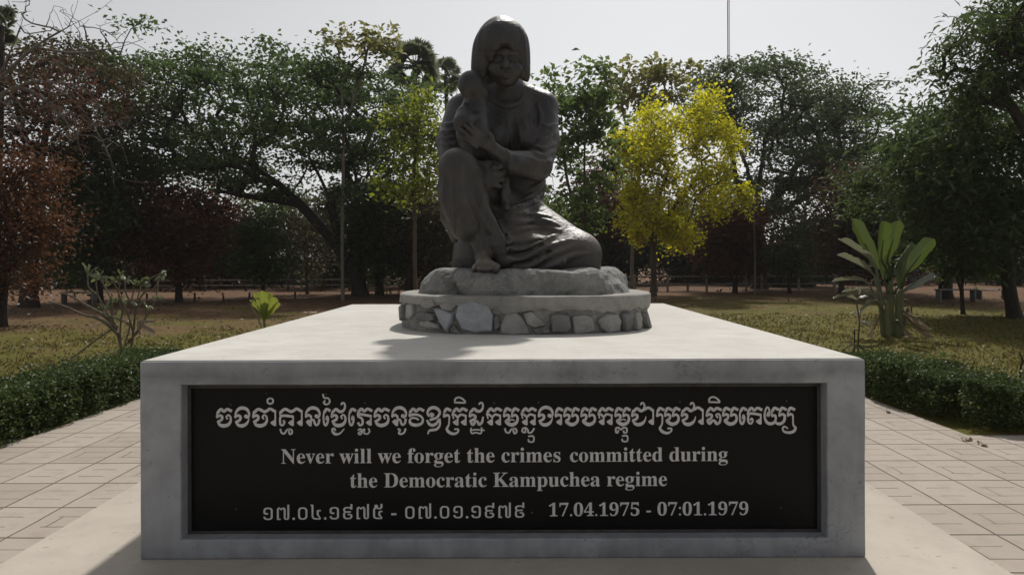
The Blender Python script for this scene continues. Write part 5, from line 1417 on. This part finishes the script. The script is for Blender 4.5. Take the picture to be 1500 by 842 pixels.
def sapling():
    D = 11.6
    b = P(1258, 536, D); b[2] = 0
    o = thing("staked_sapling", "bare staked sapling with drooping wiry side shoots beyond the pedestal's right corner", "sapling", tuple(b))
    mb = MB()
    mb.tube(catmull([b + np.array((0, 0, -.03)), P(1257, 500, D), P(1259, 470, D), P(1255, 445, D), P(1257, 428, D)], 4), np.linspace(.016, .010, 17), 6)
    mb.build("stem", BARK_B, o, True, b)
    mb = MB(); mb.tube([P(1251, 534, D + .06) * np.array((1, 1, 0)), P(1252, 482, D + .05)], [.011, .010], 5); mb.build("stake", BARK_D, o, False, b)
    mb = MB()
    for pts in ([(1257, 506), (1245, 506), (1234, 514)], [(1257, 506), (1272, 508), (1284, 516)], [(1258, 507), (1280, 516), (1298, 518)], [(1258, 508), (1268, 515), (1276, 528)], [(1257, 506), (1250, 512), (1246, 522)]):
        mb.tube(catmull([P(x, y, D - .05 * i) for i, (x, y) in enumerate(pts)], 4), np.linspace(.010, .005, 9), 5)
    mb.build("side_shoots", BARK_D, o, True, b)
    rng = np.random.default_rng(3)
    for base, tip in (((1258, 470), (1276, 471)), ((1256, 462), (1246, 455)), ((1257, 440), (1240, 432)), ((1257, 436), (1272, 430)), ((1257, 432), (1258, 418))):
        V, Fq = paddle(P(*base, D), P(*tip, D - .05), .07, .03, 1.1, 6, 4, rng=rng)
        mesh_np("leaf", V - b, Fq, M_BANM, o, True)
sapling()

def frangipani():
    rng = np.random.default_rng(91)
    D = 11.2
    b = P(182, 548, D); b[2] = 0
    o = thing("frangipani_shrub", "nearly bare frangipani shrub with grey forked branches above the left hedge", "shrub", tuple(b))
    br = [[(182, 550), (178, 515), (170, 480), (165, 470), (150, 445), (143, 430), (140, 405)], [(186, 550), (192, 515), (196, 480), (200, 450), (210, 430), (228, 420), (234, 405)], [(180, 520), (176, 490), (180, 455), (192, 440), (197, 420)],
          [(196, 490), (188, 462), (178, 440), (170, 420), (166, 412)], [(143, 432), (130, 420), (128, 403)], [(165, 472), (157, 455), (146, 440)], [(200, 452), (190, 440), (184, 428), (183, 412)], [(210, 430), (218, 416), (220, 408), (237, 400)],
          [(188, 462), (200, 442), (206, 418)], [(192, 520), (210, 522), (222, 545)], [(170, 478), (140, 498), (118, 515), (100, 528)], [(180, 455), (174, 436), (176, 404)], [(165, 470), (163, 440), (152, 418), (146, 408)], [(200, 450), (214, 440), (232, 436)],
          [(176, 492), (156, 474), (140, 465), (122, 461), (96, 449), (70, 441)], [(172, 480), (152, 462), (128, 448), (105, 434), (87, 428)],
          [(178, 512), (196, 492), (210, 470), (222, 452), (229, 432), (231, 414)], [(186, 545), (182, 510), (190, 478), (186, 452), (176, 440)], [(196, 480), (180, 470), (160, 462), (152, 452)], [(188, 500), (204, 484), (214, 462), (212, 440)]]
    mb = MB()
    for i, p in enumerate(br):
        pts = catmull([P(x, y, D + 0.10 * math.sin(i * 1.7) * min(1, j * .5)) for j, (x, y) in enumerate(p)], 4)
        mb.tube(pts, np.linspace(.022 if i < 2 else .030 if i in (14, 15) else .015, .010, len(pts)), 7)
    mb.build("branches", mat_bark("frangipani_bark", (0.10, 0.08, 0.058), (0.21, 0.18, 0.135)), o, True, b)
    M_FR = mat_leaf("frangipani_leaf", (0.07, 0.10, 0.03), (0.17, 0.20, 0.08), 0.4, gloss=0.1)
    M_FD = mat_leaf("frangipani_dry_leaf", (0.16, 0.09, 0.055), (0.32, 0.26, 0.2), 0.25)
    def leaf(base, ang, ln, mat, w=.06, name="leaf", dd=None):
        dd = rng.uniform(-.12, .12) if dd is None else dd
        tip = (base[0] + math.cos(ang) * ln, base[1] - math.sin(ang) * ln)
        V, Fq = paddle(P(*base, D), P(*tip, D + dd), w, .02, rng.uniform(.5, 1.4), 8, 4, rng=rng)
        mesh_np(name, V - b, Fq, mat, o, True)
    for c, n_, ln in (((128, 401), 9, 20), ((146, 407), 7, 14), ((166, 412), 7, 12), ((152, 452), 4, 12), ((214, 450), 4, 12), ((176, 440), 4, 13), ((176, 403), 4, 10), ((197, 419), 5, 13), ((206, 417), 5, 14), ((183, 411), 4, 10), ((234, 404), 3, 10), ((237, 400), 4, 8), ((218, 410), 4, 12), ((232, 436), 3, 9), ((163, 440), 4, 12), ((190, 440), 4, 13)):
        for k in range(n_): leaf(c, rng.uniform(-.5, 3.6), ln * rng.uniform(.7, 1.1), M_FR, .05)
    leaf((147, 474), 3.4, 20, M_FD, .06, "dry_leaf", .0); leaf((203, 470), .1, 26, M_FD, .07, "dry_leaf", -.1); leaf((204, 472), -.6, 28, M_FD, .08, "dry_leaf", -.1); leaf((202, 470), -1.3, 20, M_FD, .06, "dry_leaf", -.1)
    leaf((192, 470), 2.8, 16, M_FD, .05, "dry_leaf"); leaf((180, 452), -2.1, 20, M_FR, .07); leaf((160, 440), -1.9, 22, M_FR, .06)
frangipani()
def bright_plant():
    rng = np.random.default_rng(95)
    D = 16.5
    b = P(388, 489, D); b[2] = ground_z(b[0], b[1])
    o = thing("young_banana", "small bright yellow green fan leaved plant behind the pedestal's left edge", "plant", tuple(b))
    M_Y = mat_leaf("lime_leaf", (0.13, 0.17, 0.022), (0.27, 0.30, 0.05), 0.5)
    for base, tip, w, r, dd in (((386, 465), (372, 424), .22, .3, 0), ((386, 466), (384, 422), .26, .1, -.2), ((387, 466), (394, 424), .26, -.2, .1), ((388, 466), (404, 432), .24, -.3, -.1), ((387, 468), (390, 440), .24, 0., .2), ((387, 467), (366, 436), .16, .5, .1), ((388, 467), (410, 440), .16, -.5, 0), ((386, 470), (380, 436), .22, .2, .25)):
        mb = MB(); V, Fq = paddle(P(*base, D), P(*tip, D + dd), w * .72, .05, r, 12, 6, .3, rng, .16, .35); mb.add(V, Fq)
        mb.tube([b, P(*base, D)], [.02, .012], 5)
        mb.build("leaf", M_Y, o, True, b)
    mb = MB(); mb.tube(catmull([b, P(376, 462, D), P(368, 446, D), P(374, 437, D), P(382, 440, D), P(384, 452, D)], 4), np.linspace(.02, .012, 21), 6)
    mb.build("curled_shoot", mat_bark("pale_shoot", (0.2, 0.18, 0.11), (0.3, 0.27, 0.17)), o, True, b)
bright_plant()
def tuft(px, py, D, n, h, label, seed, mat, group=None):
    rng = np.random.default_rng(seed)
    b = P(px, py, D); b[2] = ground_z(b[0], b[1])
    V = []; 
    for i in range(n):
        a = rng.uniform(0, 2 * math.pi); r0 = rng.uniform(0, .2) * (1 + h); hh = h * rng.uniform(.5, 1); ln = rng.uniform(.1, .5) * hh
        p = np.array((math.cos(a) * r0, math.sin(a) * r0, -.02)); t = p + np.array((math.cos(a) * ln, math.sin(a) * ln, hh)); m = (p + t) / 2 + np.array((0, 0, hh * .18))
        s = np.array((-math.sin(a), math.cos(a), 0)) * .014
        V += [p - s, p + s, m + s * .8, m - s * .8, m - s * .8, m + s * .8, t + s * .1, t - s * .1]
    o = mesh_np("grass_tuft", np.array(V), np.arange(len(V), dtype=np.int32).reshape(-1, 4), mat)
    o.location = b
    tag(o, label, "grass tuft", group)
M_TUFT = mat_leaf("fresh_grass", (0.12, 0.13, 0.03), (0.26, 0.25, 0.08), 0.4)
tuft(338, 500, 13.8, 160, .26, "light green grass tuft touching the pedestal's left edge in view", 101, M_TUFT)
tuft(318, 504, 13.4, 120, .2, "paler low grass tuft left of the light green one", 102, mat_leaf("straw_grass", (0.16, 0.14, 0.05), (0.32, 0.27, 0.13), 0.35))
def edge_twig():
    D = 9.0
    b = P(1494, 556, D); b[2] = 0
    o = thing("twig_seedling", "dark leafless seedling at the right edge above the hedge", "sapling", tuple(b))
    mb = MB(); mb.tube(catmull([b, P(1495, 540, D), P(1498, 528, D), P(1493, 516, D)], 4), np.linspace(.016, .008, 13), 6)
    mb.build("stem", BARK_D, o, True, b)
    mb = MB(); mb.tube(catmull([P(1497, 532, D), P(1503, 524, D), P(1510, 520, D)], 3), np.linspace(.010, .005, 7), 5); mb.build("side_shoot", BARK_D, o, True, b)
edge_twig()

# ================================================================== FENCE, WALL, BENCHES, MAST
M_POST = mat_plain("weathered_pale_post", (0.30, 0.285, 0.26), (0.18, 0.17, 0.155), 7, 0.85)
M_RAIL = mat_plain("grey_rail", (0.26, 0.245, 0.225), (0.14, 0.13, 0.12), 5, 0.8)
M_DPOST = mat_plain("dark_timber", (0.06, 0.05, 0.042), (0.035, 0.03, 0.026), 8, 0.85)
def rail_fence(label, posts, rails, D, hz, mpost):
    b = P(posts[0], 400, D); b[2] = ground_z(b[0], b[1])
    o = thing("rail_fence", label, "fence", tuple(b))
    for px in posts:
        p = P(px, 400, D); z = ground_z(p[0], D)
        bm = bmesh.new(); add_box(bm, p[0] - .055 - b[0], p[0] + .055 - b[0], -.055, .055, z - .1 - b[2], z + hz - b[2], .012, 1)
        mesh_bm("post", bm, mpost, o)
    x0, x1 = P(posts[0], 400, D)[0], P(posts[-1], 400, D)[0]
    for (zf, t) in rails:
        bm = bmesh.new(); add_box(bm, x0 - .3 - b[0], x1 + .3 - b[0], -.115, -.06, zf - t, zf + t, .008, 1)
        mesh_bm("rail", bm, M_RAIL, o)
rail_fence("pale posts and thin rails of the park fence, right of the statue", [885, 930, 978, 1035, 1093, 1116, 1170, 1222], [(0.80, .035), (0.40, .03)], 40.0, 0.92, M_POST)
rail_fence("dark low fence with a pale top rail, left of the statue", [235, 300, 360, 422, 470, 512, 560, 615], [(0.62, .045), (0.32, .03)], 42.0, 0.7, M_DPOST)
def bench(px, py, w, label, D=None, h=.45):
    g = G(px, py); g[2] = ground_z(g[0], g[1])
    o = thing("park_bench", label, "bench", tuple(g))
    bm = bmesh.new(); add_box(bm, -w / 2, w / 2, -.2, .2, h - .045, h, .012, 1); mesh_bm("seat", bm, M_RAIL, o)
    for sx in (-1, 1):
        bm = bmesh.new(); add_box(bm, sx * (w / 2 - .08) - .028, sx * (w / 2 - .08) + .028, -.17, .17, -.08, h - .048, .01, 1); mesh_bm("leg", bm, M_RAIL, o)
bench(1400, 441, 1.5, "plain slab bench nearest the straight tree trunk on the right", h=.5)
bench(1453, 438, 1.2, "plain slab bench right of the other bench, by the pale wall", h=.4)
bench(116, 447, 1.3, "slab bench behind the frangipani on the left", h=.5)
bench(985, 426, 1.8, "low slab bench in front of the fence behind the yellow tree", h=.42)
bench(912, 425, 1.5, "small slab bench close to the right rim of the stone plinth", h=.45)
M_WALL = mat_concrete("dusty_wall_plaster", (0.36, 0.345, 0.32), (0.25, 0.24, 0.22), (0.18, 0.17, 0.16), 0.5)
def low_wall(label, px0, px1, D, h):
    a, b = P(px0, 400, D), P(px1, 400, D)
    o = thing("low_wall", label, "wall", (a[0], D, ground_z(a[0], D)))
    L = b[0] - a[0]
    bm = bmesh.new(); add_box(bm, 0, L, -.1, .1, -.2, h, .01, 1); mesh_bm("wall_panel", bm, M_WALL, o)
    bm = bmesh.new(); add_box(bm, -.05, L + .05, -.14, .14, h + .002, h + .08, .01, 1); mesh_bm("coping", bm, M_WALL, o)
low_wall("long pale low wall behind the benches on the right", 1330, 1620, 52, 0.85)
low_wall("stretch of pale low wall far behind the fence posts", 1000, 1250, 60, 0.8)
low_wall("far pale low wall seen under the trees on the left", 380, 560, 62, 0.8)
# short stakes on the bare earth, left
M_STK = mat_bark("stake_wood", (0.05, 0.038, 0.03), (0.10, 0.08, 0.06))
stake0 = None
for i, (px, py, hp) in enumerate(((262, 440, 26), (285, 442, 14), (327, 441, 10), (365, 440, 12), (432, 438, 10), (215, 440, 12))):
    g = G(px, py); g[2] = ground_z(g[0], g[1]); hgt = hp * g[1] / F
    mb = MB(); mb.tube([(0, 0, -.08), (0.01, 0, hgt * .6), (0.02 - .01 * (i % 3), 0, hgt)], [.05, .045, .04], 6)
    o = mb.build("wooden_stake", M_STK, None, False); o.location = g
    tag(o, ("tall stake among stubby ones, under the maroon tree", "stubby stake just right of the tall one", "lowest stake, midway between the maroon tree and the layered tree", "stake beside the layered small tree's trunk", "stake left of the leaning trunk's foot", "stake left of the tall one, nearest the frangipani")[i], "stake", "stakes on the bare earth")
def mast():
    D = 170.0
    c = P(1068, 383, D); H = 75.0
    o = thing("radio_mast", "thin grey lattice radio mast rising out of the right hand trees", "mast", (c[0], D, 0))
    th = [math.pi / 2 + k * 2 * math.pi / 3 for k in range(3)]; r = 0.26
    corner = [(r * math.cos(a), r * math.sin(a)) for a in th]
    M_M = mat_plain("galvanised_mast", (0.22, 0.22, 0.23), (0.14, 0.14, 0.15), 3, 0.6)
    for x, y in corner:
        mb = MB(); mb.tube([(x, y, -.2), (x, y, H)], [.06, .06], 5); mb.build("mast_leg", M_M, o)
    mb = MB()
    for k in range(int(H / .9)):
        z = k * .9
        for i in range(3):
            a, b = corner[i], corner[(i + 1) % 3]
            mb.tube([(a[0], a[1], z), (b[0], b[1], z + .9)], [.025, .025], 4)
            mb.tube([(a[0], a[1], z), (b[0], b[1], z)], [.025, .025], 4)
    mb.build("lattice", M_M, o)
mast()
# a few dry leaves on the pedestal top and on the paving
M_DL = mat_leaf("curled_dry_leaf", (0.16, 0.12, 0.08), (0.30, 0.24, 0.17), 0.15)
for i, (px, py, z, s, lab) in enumerate(((452, 459, CTOP, .16, "dark dry leaf lying on the pedestal's left edge"), (1441, 652, 0.0, .12, "curled dry leaf on the paving by the right hedge corner"), (1416, 645, 0.0, .09, "small dry leaf left of the curled one by the right hedge"), (1300, 604, 0.0, .08, "dry leaf on the paving at the foot of the right hedge, close to the pedestal"))):
    g = G(px, py, z)
    V, Fq = paddle((-s / 2, 0, .012), (s / 2, .02, .016), s * .5, 0, 1.57, 6, 4, .08, np.random.default_rng(300 + i))
    o = mesh_np("fallen_leaf", V, Fq, M_DL, None, True); o.location = g; o.rotation_euler = (0, 0, i * 1.3)
    tag(o, lab, "fallen leaf")

# ================================================================== HAZE (dry season air)
def haze():
    t = NT("haze_air")
    v = t.node("ShaderNodeVolumePrincipled")
    v.inputs["Color"].default_value = (0.95, 0.95, 0.95, 1)
    v.inputs["Density"].default_value = 0.00035
    v.inputs["Anisotropy"].default_value = 0.35
    t.l.new(v.outputs[0], t.out.inputs["Volume"])
    bm = bmesh.new()
    add_box(bm, -330, 330, -40, 330, -2.0, 80)
    o = mesh_bm("haze", bm, t.m)
    tag(o, "pale dry season haze in the air over the whole park", "haze", kind="stuff")
haze()
